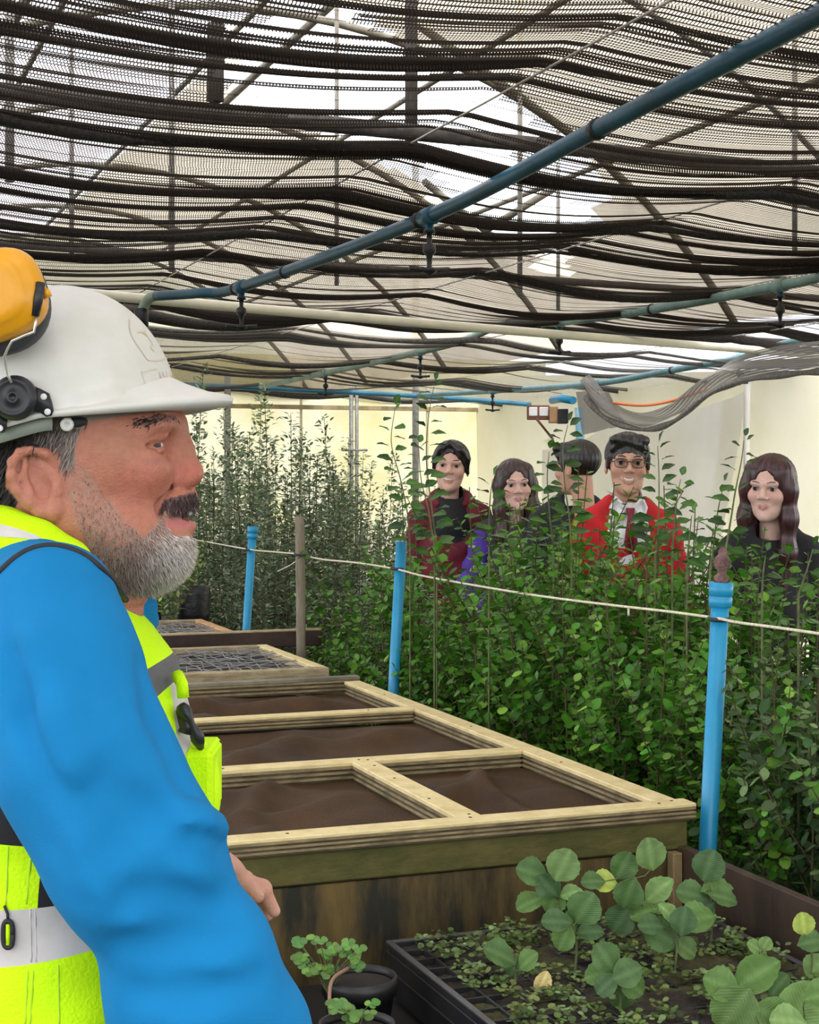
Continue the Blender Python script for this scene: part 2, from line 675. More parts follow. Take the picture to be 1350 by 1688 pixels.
def make_net(name, d0, d1, e0, e1, material, label, strong, gap, ne=90, seed=3, holes=True, parent_thing=None):
    r = random.Random(seed)
    nodes = []                 # (d, drop, fold id)
    d = d0
    fid = 0
    strong = sorted(strong)
    folds = []
    while d < d1:
        g = r.uniform(*gap) * (0.6 + d / 9.0)
        nxt = d + g
        s = [q for q in strong if d < q[0] <= nxt]
        if s:
            nxt = s[0][0]
            depth, layers = s[0][1], 6
        else:
            depth, layers = r.choice([0.005, 0.007, 0.011, 0.016, 0.024]) * (0.9 + d / 20), r.choice([2, 2, 4])
        nodes.append((d, 0.0, -1))
        nodes.append(((d + nxt) / 2, 0.018 * r.random(), -1))
        fid += 1
        folds.append((r.uniform(0, 6), r.uniform(0.5, 1.3), r.uniform(0, 6), bool(s)))
        for q in range(layers):
            nodes.append((nxt + 0.004 * q, 0.0 if q % 2 == 0 else depth * r.uniform(0.8, 1.1), fid - 1))
        d = nxt + 0.004 * layers
    vs = []
    uv = []
    es = np.linspace(e0, e1, ne)
    s_acc = 0.0
    prev = None
    sv = []
    for (dd, drop, f) in nodes:
        if prev is not None:
            s_acc += math.hypot(dd - prev[0], drop - prev[1])
        prev = (dd, drop)
        sv.append(s_acc)
    for i, (dd, drop, f) in enumerate(nodes):
        for e in es:
            a = 1.0
            if f >= 0:
                p1, fr, p2, st = folds[f]
                a = 0.55 + 0.45 * math.sin(fr * e + p1) + 0.25 * math.sin(3.1 * e + p2)
                a = max(a, 0.45 if st else 0.04)
            # bunched folds hang a little forward of each other
            p = E(e, dd + wob(e, dd), net_base(e, dd) - drop * a)
            vs.append(tuple(p))
            uv.append((e / 0.0085, sv[i] / 0.020))
    fs = []
    V = np.array(vs)
    for i in range(len(nodes) - 1):
        flat = nodes[i][2] < 0 and nodes[i + 1][2] < 0 or nodes[i + 1][0] - nodes[i][0] > 0.01
        for j in range(ne - 1):
            a = i * ne + j
            if holes and flat:
                c = (V[a] + V[a + 1] + V[a + ne] + V[a + ne + 1]) / 4
                if c[1] > 1:
                    x, y = pix(c)
                    if any(inside(x, y, h) for h in NETHOLES):
                        continue
            fs.append((a, a + 1, a + ne + 1, a + ne))
    o = mesh_np(name, V, fs, material, parent_thing)
    lay = o.data.uv_layers.new(name='cloth')
    li = np.empty(len(o.data.loops), np.int32)
    o.data.loops.foreach_get('vertex_index', li)
    lay.data.foreach_set('uv', np.array(uv, np.float32)[li].ravel())
    return o


net = thing('shade_net', 'black knitted shade net in pleats hanging under the arched film roof nearest the camera', 'net', E(1.5, 6, net_z(1.5, 6)))
make_net('net_cloth', -1.5, 9.6, -1.6, 6.5, M_net, None,
         [(3.05, 0.03), (3.5, 0.03), (3.72, 0.035), (4.18, 0.03), (4.6, 0.048), (5.33, 0.04), (5.62, 0.03), (5.92, 0.035), (6.2, 0.03), (6.62, 0.022), (7.05, 0.03),
          (7.9, 0.03), (8.8, 0.05), (9.3, 0.05)], (0.05, 0.16), ne=110, parent_thing=net)
far = thing('shade_net', 'grey shade net panel spanning beyond the cream gutter above the back shrubs', 'net', E(1.5, 13, net_z(1.5, 13)))
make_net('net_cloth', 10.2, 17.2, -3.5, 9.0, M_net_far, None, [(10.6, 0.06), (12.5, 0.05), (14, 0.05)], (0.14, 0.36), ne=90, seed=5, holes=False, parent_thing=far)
# rolled bundles of net along the cross lines
for (d, r0, sd) in [(4.62, 0.020, 1), (5.36, 0.014, 2), (6.25, 0.016, 3), (7.1, 0.017, 4), (8.85, 0.028, 5), (9.3, 0.03, 6)]:
    q = random.Random(sd)
    pts, rs = [], []
    for e in np.linspace(-1.6, 6.4, 60):
        pts.append(E(e, d + wob(e, d), net_base(e, d) - 0.02 + 0.008 * math.sin(5 * e + sd)))
        rs.append(r0 * (0.75 + 0.35 * math.sin(1.9 * e + sd * 1.7) + 0.2 * q.random()))
    MB().tube(pts, rs, 7).build('net_roll', M_net_roll, net)
for (d, r0, sd) in [(10.25, 0.018, 7), (12.4, 0.016, 8), (14.2, 0.018, 9), (16.9, 0.04, 10)]:
    q = random.Random(sd)
    pts, rs = [], []
    for e in np.linspace(-3.3, 8.8, 60):
        pts.append(E(e, d + wob(e, d), net_base(e, d) - 0.02))
        rs.append(r0 * (0.75 + 0.35 * math.sin(1.9 * e + sd * 1.7) + 0.2 * q.random()))
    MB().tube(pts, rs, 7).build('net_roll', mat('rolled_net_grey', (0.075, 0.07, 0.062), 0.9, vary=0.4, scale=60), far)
# support wires along the house
M_wire = mat('support_wire', (0.50, 0.48, 0.42), 0.5, metallic=0.4)
for i, e in enumerate((0.35, 1.70, 3.05, 4.40, 5.75)):
    tag(MB().tube([E(e, d, net_z(e, d) - 0.012) for d in np.linspace(2.6, 16.8, 12)], 0.0035, 5).build('support_wire', M_wire),
        ['thin wire carrying the net just left of the blue pipe and lowest of the five', 'thin net wire running beside the nearest blue pipe', 'third thin net wire between the first and second irrigation pipe',
         'thin net wire close above the second irrigation pipe', 'thin net wire between second and third irrigation pipe'][i], 'wire')
for (a, b) in [((480, 95), (0, 372)), ((940, 235), (300, 620))]:
    pass

# the drooping swag of net at the far right corner
vs, uv, fs = [], [], []
line = spline([W(965, 655, 12.5), W(1000, 690, 12.3), W(1060, 708, 12.0), (W(1110, 695, 11.7)), W(1160, 655, 11.4), W(1215, 630, 11.0), W(1290, 618, 10.2), W(1360, 612, 9.4)], 40)
for i, p in enumerate(line):
    p = Vector(p)
    for j in range(7):
        v = j / 6
        q = p + UP * (0.02 + 0.16 * v * (1 - 0.35 * math.sin(math.pi * min(1, i / 26)))) + EV * 0.05 * math.sin(7 * v + i * 0.3)
        vs.append(tuple(q))
        uv.append((i * 7.0, j * 2.0))
for i in range(39):
    for j in range(6):
        a = i * 7 + j
        fs.append((a, a + 7, a + 8, a + 1))
M_swag = net_mat('swag_net', (0.27, 0.255, 0.235), 0.40)
sw = tag(mesh_np('hanging_net', np.array(vs), fs, M_swag), 'grey net edge sagging in a curve before the white plastic sheet at right', 'net')
lay = sw.data.uv_layers.new(name='cloth')
li = np.empty(len(sw.data.loops), np.int32)
sw.data.loops.foreach_get('vertex_index', li)
lay.data.foreach_set('uv', np.array(uv, np.float32)[li].ravel())
MB().tube(line, [0.022 + 0.006 * math.sin(i) for i in range(40)], 7).build('net_roll', mat('swag_roll', (0.22, 0.21, 0.19), 0.9, vary=0.3, scale=50), sw)
vs = [tuple(W(905, 650, 12.9)), tuple(W(985, 655, 12.6)), tuple(W(1010, 700, 12.5)), tuple(W(925, 722, 12.9))]
cn = sheet('hanging_net', [W(962, 716, 12.9), W(1035, 700, 12.5), W(1000, 648, 12.4), W(950, 645, 12.8)], M_swag, n=10, amp=0.04)
tag(cn, 'short grey net flap hanging beside the pale blue pipe at the far corner', 'net')
cl = cn.data.uv_layers.new(name='cloth')
li = np.empty(len(cn.data.loops), np.int32)
cn.data.loops.foreach_get('vertex_index', li)
cl.data.foreach_set('uv', np.stack([(li // 11) * 6.0, (li % 11) * 4.0], 1).astype(np.float32).ravel())

# orange cable in the swag
tag(MB().tube(spline([W(1010, 664, 12.2), W(1060, 668, 12.1), W(1110, 660, 12.0), W(1170, 640, 11.7)], 16), 0.012, 6).build('cable', mat('orange_cable', (0.75, 0.22, 0.08), 0.5)),
    'thin orange cable slung above the sagging grey net at the far corner', 'cable')

# ================================================================== IRRIGATION PIPES
M_pipe_dark = mat('blue_pipe_dusty', srgb(30, 80, 98), 0.4, vary=0.25, scale=6, bump=0.1)
M_pipe_pale = mat('pale_green_pipe', srgb(120, 150, 140), 0.5, vary=0.25, scale=5)
M_pipe_blue = mat('bright_blue_pvc', srgb(34, 146, 190), 0.35, vary=0.08, scale=6)
M_black = mat('black_plastic', (0.012, 0.012, 0.013), 0.45)


def sprinkler(p, s, parent, pipe_r):
    m = MB()
    m.lathe(p - UP * 0.0, -UP, [(pipe_r * 0.6, pipe_r * 0.62), (pipe_r * 1.7, pipe_r * 0.60), (pipe_r * 1.75, pipe_r * 0.75), (pipe_r * 2.0, pipe_r * 0.75), (pipe_r * 2.0, 0.0)], 12)
    o = m.build('sprinkler_outlet', M_pipe_dark, parent)
    m = MB()
    b = p - UP * pipe_r * 2.0
    m.lathe(b, -UP, [(0, .014 * s), (.006 * s, .014 * s), (.006 * s, .007 * s), (.028 * s, .006 * s), (.034 * s, .015 * s), (.05 * s, .016 * s), (.058 * s, .008 * s),
                     (.075 * s, .006 * s), (.085 * s, .006 * s), (.088 * s, .020 * s), (.096 * s, .018 * s), (.104 * s, 0)], 10)
    m.tube([b - UP * .092 * s - EV * .050 * s + UP * .004 * s, b - UP * .092 * s, b - UP * .092 * s + EV * .050 * s + UP * .004 * s], .006 * s, 6)
    m.build('sprinkler_head', M_black, o)
    return o


def pipe(name, label, path, r, material, joints, heads, group=None, hs=1.0, n=50):
    t = thing(name, label, 'pipe', path[0], group)
    pts = [Vector(p) for p in spline(path, n)]
    MB().tube(pts, r, 14).build('pipe_run', material, t)

    def at(x):
        best = min(range(n - 1), key=lambda i: abs(pix(pts[i])[0] - x))
        j = best
        for i in range(n - 1):
            x0, x1 = pix(pts[i])[0], pix(pts[i + 1])[0]
            if min(x0, x1) <= x <= max(x0, x1):
                u = (x - x0) / (x1 - x0 + 1e-9)
                return pts[i].lerp(pts[i + 1], u), (pts[i + 1] - pts[i]).normalized()
        return pts[j], (pts[j + 1] - pts[j]).normalized()
    for x in joints:
        p, a = at(x)
        MB().lathe(p - a * 0.012, a, [(0, r), (0, r * 1.18), (0.024, r * 1.18), (0.024, r)], 14).build('coupling_ring', M_black, t)
    for x in heads:
        p, a = at(x)
        MB().lathe(p - a * r * 1.6, a, [(0, r), (0, r * 1.28), (r * 3.2, r * 1.28), (r * 3.2, r)], 14).build('tee_fitting', material, t)
        sprinkler(p, hs, t, r)
    return t


pipe('irrigation_pipe', 'thick dusty blue irrigation pipe crossing the upper right close under the net', [W(1560, -75, 2.75), W(1350, 24, 3.33), W(990, 210, 4.24), W(700, 360, 5.45), W(395, 474, 7.3), W(330, 483, 7.6), W(258, 488, 7.9)],
     0.0245, M_pipe_dark, [985, 692, 470, 388], [708, 398], hs=1.45)
pipe('irrigation_pipe', 'second irrigation pipe, pale green in its middle, behind the thick blue one', [W(1500, 415, 6.6), W(1350, 457, 7.36), W(1285, 471, 7.7), W(1080, 509, 8.7), W(920, 531, 9.9), W(835, 534, 10.6), W(760, 562, 11.4), W(700, 578, 12.0), W(560, 610, 13.9), W(430, 637, 16.2)],
     0.026, M_pipe_pale, [1075, 1292, 840], [1286, 922, 693, 537], hs=1.5)
pipe('irrigation_pipe', 'farthest slanting irrigation pipe, low on the right before the white sheet', [W(1450, 545, 10.0), W(1350, 561, 10.8), W(1300, 565, 11.1), W(1215, 590, 11.8), W(1100, 612, 12.6), W(985, 632, 13.6), W(840, 643, 15.5), W(690, 652, 17.0)],
     0.026, mat('grey_blue_pipe', srgb(105, 150, 160), 0.4, vary=0.2, scale=5), [1108], [1218, 985, 812], hs=1.5)
pipe('irrigation_pipe', 'blue header pipe running level along the top of the back wall', [W(200, 630, 16.3), W(300, 634, 16.5), W(600, 648, 17.0), W(760, 658, 17.2), W(875, 667, 17.3)],
     0.026, mat('header_pipe', srgb(60, 130, 160), 0.4, vary=0.2, scale=5), [], [])
t = thing('irrigation_pipe', 'short pale elbow pipe dropping from the blue pipe end behind the white helmet', 'pipe', W(262, 488, 7.95))
MB().tube(spline([W(257, 488, 7.92), W(246, 492, 7.95), W(236, 508, 8.0), W(230, 535, 8.0)], 12), 0.026, 10).build('pipe_run', mat('pale_elbow', srgb(150, 165, 145), 0.5, vary=0.2), t)
MB().lathe(W(233, 522, 8.0), UP, [(-.05, .03), (-.05, .036), (.04, .036), (.04, .03)], 10).build('coupling_ring', M_black, t)
MB().tube([W(231, 530, 8.0), W(230, 560, 8.0)], 0.015, 6).build('drop_tube', M_black, t)
t = thing('vertical_pipe', 'pale blue upright pipe at the far corner behind the black haired person', 'pipe', W(956, 760, 14.0))
MB().tube([W(956, 900, 14), W(956, 700, 14), W(955, 672, 14)], 0.040, 12).build('pipe_run', mat('pale_blue_pipe', srgb(140, 195, 215), 0.35, vary=0.1), t)
MB().tube([W(945, 660, 14), W(925, 657, 14.2), W(910, 660, 14.4)], 0.035, 10).build('pipe_elbow', M_pipe_blue, t)

# wall-mounted lamp box at the back
lb = thing('floodlight', 'small brown and black box with two white square panels fixed near the back wall', 'lamp', W(905, 685, 14.2))
Y = 14.2
def wbox(x0, y0, x1, y1, Yf, th, material, name, parent, bev=0.006):
    a = W(x0, y1, Yf)
    return MB().box(a, W(x1, y1, Yf) - a, Vector((0, th, 0)), W(x0, y0, Yf) - a, bev).build(name, material, parent)
M_rust = mat('rusty_brown', (0.20, 0.075, 0.045), 0.7, vary=0.3, scale=12)
M_whitep = mat('white_panel', (0.86, 0.85, 0.85), 0.4)
wbox(869, 668, 906, 692, 14.2, 0.06, M_rust, 'panel_frame', lb)
wbox(872, 671, 886, 686, 14.19, 0.02, M_whitep, 'light_panel', lb)
wbox(889, 671, 904, 686, 14.19, 0.02, M_whitep, 'light_panel', lb)
wbox(906, 670, 920, 697, 14.15, 0.14, mat('box_brown', (0.42, 0.25, 0.12), 0.6, vary=0.2), 'housing', lb)
wbox(920, 674, 937, 698, 14.12, 0.16, M_black, 'motor_cover', lb)
MB().tube([W(884, 690, 14.2), W(905, 716, 14.3)], 0.012, 6).build('bracket_arm', M_rust, lb)
MB().tube([W(905, 716, 14.3), W(912, 725, 17.5)], 0.012, 6).build('wall_arm', M_rust, lb)
# ================================================================== BENCHES
ZT = EYE - 0.72           # top of the covered bench
M_pale = mat('pale_pine', (0.74, 0.62, 0.32), 0.65, color2=(0.60, 0.48, 0.22), scale=9, stretch=(2, 2, 9), bump=0.25, bump_scale=50)
M_pale2 = mat('weathered_pine', (0.42, 0.35, 0.20), 0.7, color2=(0.25, 0.19, 0.10), scale=8, stretch=(2, 2, 8), bump=0.3, bump_scale=50)
M_orange = mat('orange_pine', (0.62, 0.36, 0.15), 0.6, color2=(0.48, 0.28, 0.12), scale=7, bump=0.2)
M_ply_a = mat('ply_layer_light', (0.30, 0.235, 0.11), 0.75, color2=(0.13, 0.10, 0.045), scale=14, stretch=(1, 1, 3))
M_ply_b = mat('ply_layer_dark', (0.075, 0.054, 0.028), 0.85, vary=0.4, scale=14)
M_moss = mat('mossy_board', (0.046, 0.050, 0.006), 0.85, color2=(0.105, 0.090, 0.020), scale=5.5, stretch=(1, 1, 2), bump=0.5, bump_scale=30)
M_ply = mat('stained_plywood', (0.135, 0.088, 0.020), 0.75, color2=(0.012, 0.012, 0.004), scale=4.2, stretch=(2.6, 2.6, 0.6), bump=0.3, bump_scale=22)
M_plyb = mat('brown_plywood', (0.060, 0.034, 0.018), 0.7, color2=(0.028, 0.017, 0.010), scale=6, stretch=(2, 2, 0.6), bump=0.2, bump_scale=30)
M_darkwood = mat('dark_wet_wood', (0.045, 0.024, 0.017), 0.7, vary=0.4, scale=7)
M_membrane = mat('brown_membrane', (0.066, 0.034, 0.013), 0.6, color2=(0.034, 0.018, 0.007), scale=5, spec=.22, bump=0.35, bump_scale=160, stretch=(1, 1, 1))
M_nail = mat('nail_head', (0.10, 0.07, 0.05), 0.5, metallic=0.6)

EB0, EB1 = 0.56, 1.80     # bench sides
DB0 = 3.05
RD = [3.05, 3.79, 4.58, 5.32]
RW = 0.058                # rail width
RH = 0.036                # rail height


def laminated(name, e0, e1, d0, d1, z0, z1, parent, top=None, layers=4):
    """a rail of glued plies: pale top board, darker recessed plies under it"""
    tp = top or M_pale
    t = (z1 - z0)
    o = MB().ed(e0, e1, d0, d1, z1 - t * 0.24, z1, 0.002).build(name, tp, parent)
    n = layers + 2
    h = t * 0.76 / n
    for i in range(n):
        ins = 0.004 if i % 2 == 0 else 0.001
        MB().ed(e0 + ins, e1 - ins, d0 + ins, d1 - ins, z0 + h * i, z0 + h * (i + 1)).build('ply', M_ply_b if i % 2 == 0 else M_ply_a, o)
    return o


cover = thing('propagation_bed_cover', 'pale pine cover frame with brown membrane panels on the long bench beside the hedge', 'bed cover', E(1.2, 4.2, ZT - RH))
z0, z1 = ZT - RH, ZT
laminated('front_rail', EB0, EB1 + 0.02, RD[0], RD[0] + RW, z0, z1, cover)
laminated('side_rail', EB1 - RW, EB1, RD[0] + RW, RD[3] - RW, z0 - 0.012, z1, cover)
laminated('side_rail', EB0, EB0 + RW, RD[0] + RW, RD[3] - RW, z0, z1, cover)
laminated('cross_rail', EB0 + RW, EB1 - RW, RD[1], RD[1] + RW, z0 - 0.012, z1, cover)
laminated('cross_rail', EB0 + RW, EB1 - RW, RD[2], RD[2] + RW * 0.9, z0 - 0.004, z1, cover)
laminated('middle_rail', 1.275, 1.275 + RW, RD[0] + RW, RD[1], z0 - 0.012, z1, cover)
o = laminated('back_rail', EB0, EB1 + 0.01, RD[3] - 0.03, RD[3] + 0.01, z0 - 0.006, z1 + 0.012, cover, mat('grey_weathered', (0.20, 0.18, 0.13), 0.8, vary=0.3, scale=8))
o['label'] = 'dark weathered rail'
for e, d in [(1.30, 3.09), (1.31, 3.12), (1.29, 3.30), (1.30, 3.55), (1.31, 3.72), (0.9, 3.08), (1.74, 3.075), (1.78, 3.09), (1.76, 3.6), (1.77, 4.2), (1.76, 4.9), (1.3, 3.81), (1.32, 3.80), (1.6, 4.6), (0.95, 3.81)]:
    MB().lathe(E(e, d, z1), UP, [(0, .0035), (.0012, .0035), (.0016, 0)], 8).build('nail', M_nail, cover)


def membrane(e0, e1, d0, d1, z, parent, seed):
    n = 34
    q = random.Random(seed)
    ph = [q.uniform(0, 6) for _ in range(6)]
    vs, fs = [], []
    for i in range(n + 1):
        for j in range(n + 1):
            u, v = i / n, j / n
            e, d = e0 + (e1 - e0) * u, d0 + (d1 - d0) * v
            edge = min(1, 6 * min(u, 1 - u)) * min(1, 6 * min(v, 1 - v))
            h = -0.012 * (1 - (2 * u - 1) ** 2) * (1 - (2 * v - 1) ** 2)
            h += edge * 1.5 * (0.010 * math.sin(4.5 * e + 11 * d + ph[0]) + 0.006 * math.sin(9 * e - 15 * d + ph[1]) + 0.004 * math.sin(23 * d + 6 * e + ph[2]))
            h += edge * 0.026 * math.exp(-((u - 0.35 - 0.3 * v - 0.06 * math.sin(6 * v + ph[3])) / 0.06) ** 2)
            h += edge * 0.024 * math.exp(-((v - 0.62 - 0.12 * math.sin(4 * u + ph[4])) / 0.07) ** 2)
            vs.append(tuple(E(e, d, z + h)))
    for i in range(n):
        for j in range(n):
            a = i * (n + 1) + j
            fs.append((a, a + n + 1, a + n + 2, a + 1))
    return mesh_np('membrane', np.array(vs), fs, M_membrane, parent)


zm = ZT - 0.046
membrane(EB0 + RW, 1.275, RD[0] + RW, RD[1], zm, cover, 1)
membrane(1.275 + RW, EB1 - RW, RD[0] + RW, RD[1], zm, cover, 2)
membrane(EB0 + RW, EB1 - RW, RD[1] + RW, RD[2], zm, cover, 3)
membrane(EB0 + RW, EB1 - RW, RD[2] + RW * .9, RD[3] - 0.03, zm, cover, 4)

# the bench box itself
bench = thing('propagation_bench', 'long wooden bench with mossy edge board and stained plywood end, under the pine cover', 'bench', E(1.2, 4.5, 0))
zb = ZT - RH - 0.002
MB().ed(EB0 + 0.01, EB1 + 0.005, DB0 + 0.012, DB0 + 0.045, zb - 0.064, zb, 0.004).build('edge_board', M_moss, bench)
MB().ed(EB0 + 0.005, EB1 - 0.012, DB0 + 0.020, DB0 + 0.040, zb - 0.36, zb - 0.068, 0.002).build('end_panel', M_ply, bench)
MB().ed(EB0, EB0 + 0.035, DB0 + 0.046, 7.6, zb - 0.07, zb - 0.002, 0.003).build('side_board', M_moss, bench)
MB().ed(EB1 - 0.035, EB1, DB0 + 0.046, 7.6, zb - 0.07, zb - 0.002, 0.003).build('side_board', M_moss, bench)
MB().ed(EB0 + .04, EB1 - .04, DB0 + 0.05, 7.6, zb - 0.13, zb - 0.10).build('bench_deck', M_darkwood, bench)
for e in (EB0 + 0.04, EB1 - 0.10):
    for d in (3.3, 4.7, 6.1, 7.4):
        MB().ed(e, e + 0.06, d, d + 0.06, 0.0, zb - 0.13, 0.004).build('leg', M_darkwood, bench)

# near bin that holds the seed tray
binz = zb - 0.055
bn = thing('planting_bin', 'dark brown open plywood bin at the lower right holding the seedling tray', 'planting bin', E(1.2, 2.3, 0))
MB().ed(EB1 - 0.02, EB1 + 0.002, 1.55, DB0 + 0.018, 0.55, binz, 0.002).build('side_panel', M_plyb, bn)
MB().ed(EB0 - 0.002, EB0 + 0.02, 1.55, DB0 + 0.018, 0.55, binz, 0.002).build('side_panel', M_plyb, bn)
MB().ed(EB0 + 0.02, EB1 - 0.02, 1.55, 1.575, 0.55, binz, 0.002).build('near_panel', M_plyb, bn)
MB().ed(EB0 + 0.02, EB1 - 0.02, 1.575, DB0 + 0.018, 0.55, 0.575).build('bin_floor', mat('bin_floor_dark', (0.012, 0.010, 0.008), 0.9), bn)
MB().ed(EB1 - 0.045, EB1 - 0.022, DB0 - 0.012, DB0 + 0.016, 0.575, binz - 0.01, 0.002).build('corner_batten', mat('pale_batten', (0.22, 0.16, 0.07), 0.7, vary=0.3), bn)
for e in (EB0 + 0.02, EB1 - 0.08):
    for d in (1.6, 2.9):
        MB().ed(e, e + 0.06, d, d + 0.06, 0.0, 0.55, 0.004).build('leg', M_darkwood, bn)

# --- wire mesh frames farther along the bench
M_meshw = mat('grey_mesh_wire', (0.30, 0.30, 0.29), 0.4, metallic=0.4)
M_underneath = mat('dark_tray_soil', (0.018, 0.015, 0.012), 0.9)


def mesh_frame(label, d0, d1, e0, e1, z, seed, front):
    t = thing('mesh_frame', label, 'mesh frame', E((e0 + e1) / 2, d0, z - 0.03))
    w = 0.045
    o = MB().ed(e0, e1, d0, d0 + w, z - 0.034, z, 0.003).build('front_rail', front, t)
    MB().ed(e1 - w, e1, d0 + w, d1, z - 0.034, z, 0.003).build('side_rail', M_pale if front is M_pale2 else M_orange, t)
    MB().ed(e0, e0 + w, d0 + w, d1, z - 0.034, z, 0.003).build('side_rail', M_pale2, t)
    MB().ed(e0 + w, e1 - w, d1 - w, d1, z - 0.034, z, 0.003).build('back_rail', M_pale2, t)
    MB().ed(e0 + w, e1 - w, d0 + w, d1 - w, z - 0.05, z - 0.035).build('tray_bed', M_underneath, t)
    q = random.Random(seed)
    mb = MB()
    for i in range(30):
        e = e0 + w + (e1 - e0 - 2 * w) * (i + .5) / 30
        mb.tube([E(e + q.uniform(-.02, .02), d0 + w + (d1 - d0 - 2 * w) * k / 8, z - 0.012 + q.uniform(-.013, .013)) for k in range(9)], 0.0017, 4, False)
    for i in range(24):
        d = d0 + w + (d1 - d0 - 2 * w) * (i + .5) / 24
        mb.tube([E(e0 + w + (e1 - e0 - 2 * w) * k / 10, d + q.uniform(-.02, .02), z - 0.012 + q.uniform(-.013, .013)) for k in range(11)], 0.0017, 4, False)
    s = mb.build('wire_mesh', M_meshw, t)
    s['kind'] = 'stuff'
    return t


mesh_frame('pine frame with crumpled grey wire mesh just behind the brown membrane cover', 5.50, 6.34, EB0, 1.765, EYE - 0.70, 3, M_pale2)
mesh_frame('farthest mesh frame with an orange pine side rail, behind the dark beam', 6.78, 7.55, EB0, 1.78, EYE - 0.70, 4, M_orange)
bm = tag(MB().ed(0.3, 2.07, 6.56, 6.61, EYE - 0.74, EYE - 0.675, 0.004).build('timber_beam', M_darkwood), 'long dark wet timber beam lying across the bench between the two mesh frames', 'beam')
MB().ed(0.3, 2.07, 6.56, 6.62, EYE - 0.675, EYE - 0.668, 0.002).build('top_strip', M_pale2, bm)

# ================================================================== FENCE POSTS AND ROPE
EP = 1.97


def blue_post(label, xt, yt, xb, w, sock, seed):
    Y = depth_e(xt, EP)
    top = W(xt, yt, Y)
    Yb = Y
    bot = W(xb, 1390 if xb > 900 else (1145 if xb > 600 else 1040), Yb)
    dirv = (bot - top).normalized()
    base = top + dirv * (top.z / -dirv.z)
    r = w / 2 / FPX * Y
    t = thing('blue_post', label, 'post', base)
    MB().tube([base, top + dirv * 0.01], r, 16).build('pipe', M_pipe_blue, t)
    if sock:
        MB().lathe(top, dirv, [(0, r * 0.9), (0, r * 1.32), (.030, r * 1.34), (.031, r * 1.24), (.034, r * 1.24), (.035, r * 1.30), (.055, r * 1.28), (.058, r)], 18).build('socket_cap', M_pipe_blue, t)
    return t, top, dirv, r, Y


tp1 = blue_post('thick blue plastic post nearest the camera, with a dark rag on its top', 1189, 960, 1167, 30, True, 1)
tp2 = blue_post('middle blue plastic post, leaning slightly, standing left of the laughing person', 662, 888, 648, 18, False, 2)
tp3 = blue_post('farthest and shortest looking blue post, beyond the dark beam near the bearded man', 417, 868, 406, 13.5, True, 3)
# knotted dark rag on the near post
t, top, dv, r, Y = tp1
mb = MB()
mb.lathe(top, -dv, [(-0.004, .004), (0.0, .016), (.012, .018), (.02, .010), (.028, .009), (.034, .017), (.047, .021), (.058, .016), (.064, .010), (.072, .011), (.08, .006), (.084, 0)], 9)
o = mb.build('rag', mat('brown_rag', (0.10, 0.055, 0.05), 0.9, color2=(0.30, 0.17, 0.15), scale=40, bump=0.8, bump_scale=90), t)
gp = thing('wooden_post', 'round grey weathered wooden post standing between two blue posts before the dark beam', 'post', W(496, 780, depth_e(496, 1.93)) * 1.0)
Y = depth_e(496, 1.93)
gp.location.z = 0
gr = 7.8 / FPX * Y
b = W(497, 1300, Y); b.z = 0
MB().tube([b, W(496, 1000, Y), W(494, 870, Y), W(493, 852, Y)], [gr, gr, gr, gr * 0.9], 12).build('pole', mat('grey_pole', (0.30, 0.26, 0.19), 0.85, color2=(0.18, 0.15, 0.10), scale=10, stretch=(3, 3, 0.5), bump=0.4), gp)

M_rope = mat('cream_rope', (0.72, 0.68, 0.50), 0.8, vary=0.2, scale=120)
pts = []
for (x, y) in [(300, 886), (345, 894), (412, 906), (455, 910), (494, 914), (530, 922), (590, 928), (652, 938), (700, 950), (800, 968), (900, 984), (1020, 999), (1100, 1008), (1180, 1019), (1215, 1026), (1290, 1036), (1400, 1052)]:
    pts.append(W(x, y, depth_e(x, EP - 0.018)))
rp = tag(MB().tube(spline(pts, 70), 0.0034, 6).build('fence_rope', M_rope), 'cream rope strung along the blue posts in front of the hedge', 'rope')
for (x, y, Y, rr) in [(1186, 1020, tp1[4], tp1[3]), (655, 937, tp2[4], tp2[3]), (413, 906, tp3[4], tp3[3]), (494, 914, depth_e(496, 1.93), gr)]:
    c = W(x, y, Y)
    ring = [c + Vector((math.cos(a), math.sin(a), 0.05 * math.sin(a))) * (rr + 0.003) for a in np.linspace(0, 2 * math.pi, 17)]
    MB().tube(ring, 0.005, 6).build('tie', mat('dark_tie', (0.03, 0.03, 0.035), 0.6), rp)
mb = MB().tube([W(458, 942, depth_e(458, EP)), W(478, 932, depth_e(478, EP)), W(494, 921, depth_e(494, EP - 0.02))], 0.003, 5)
mb.build('loose_end', M_rope, rp)
k = W(1036, 1002, depth_e(1036, EP - 0.018))
MB().tube([k, k - UP * 0.02], 0.003, 5).build('knot_end', M_rope, rp)

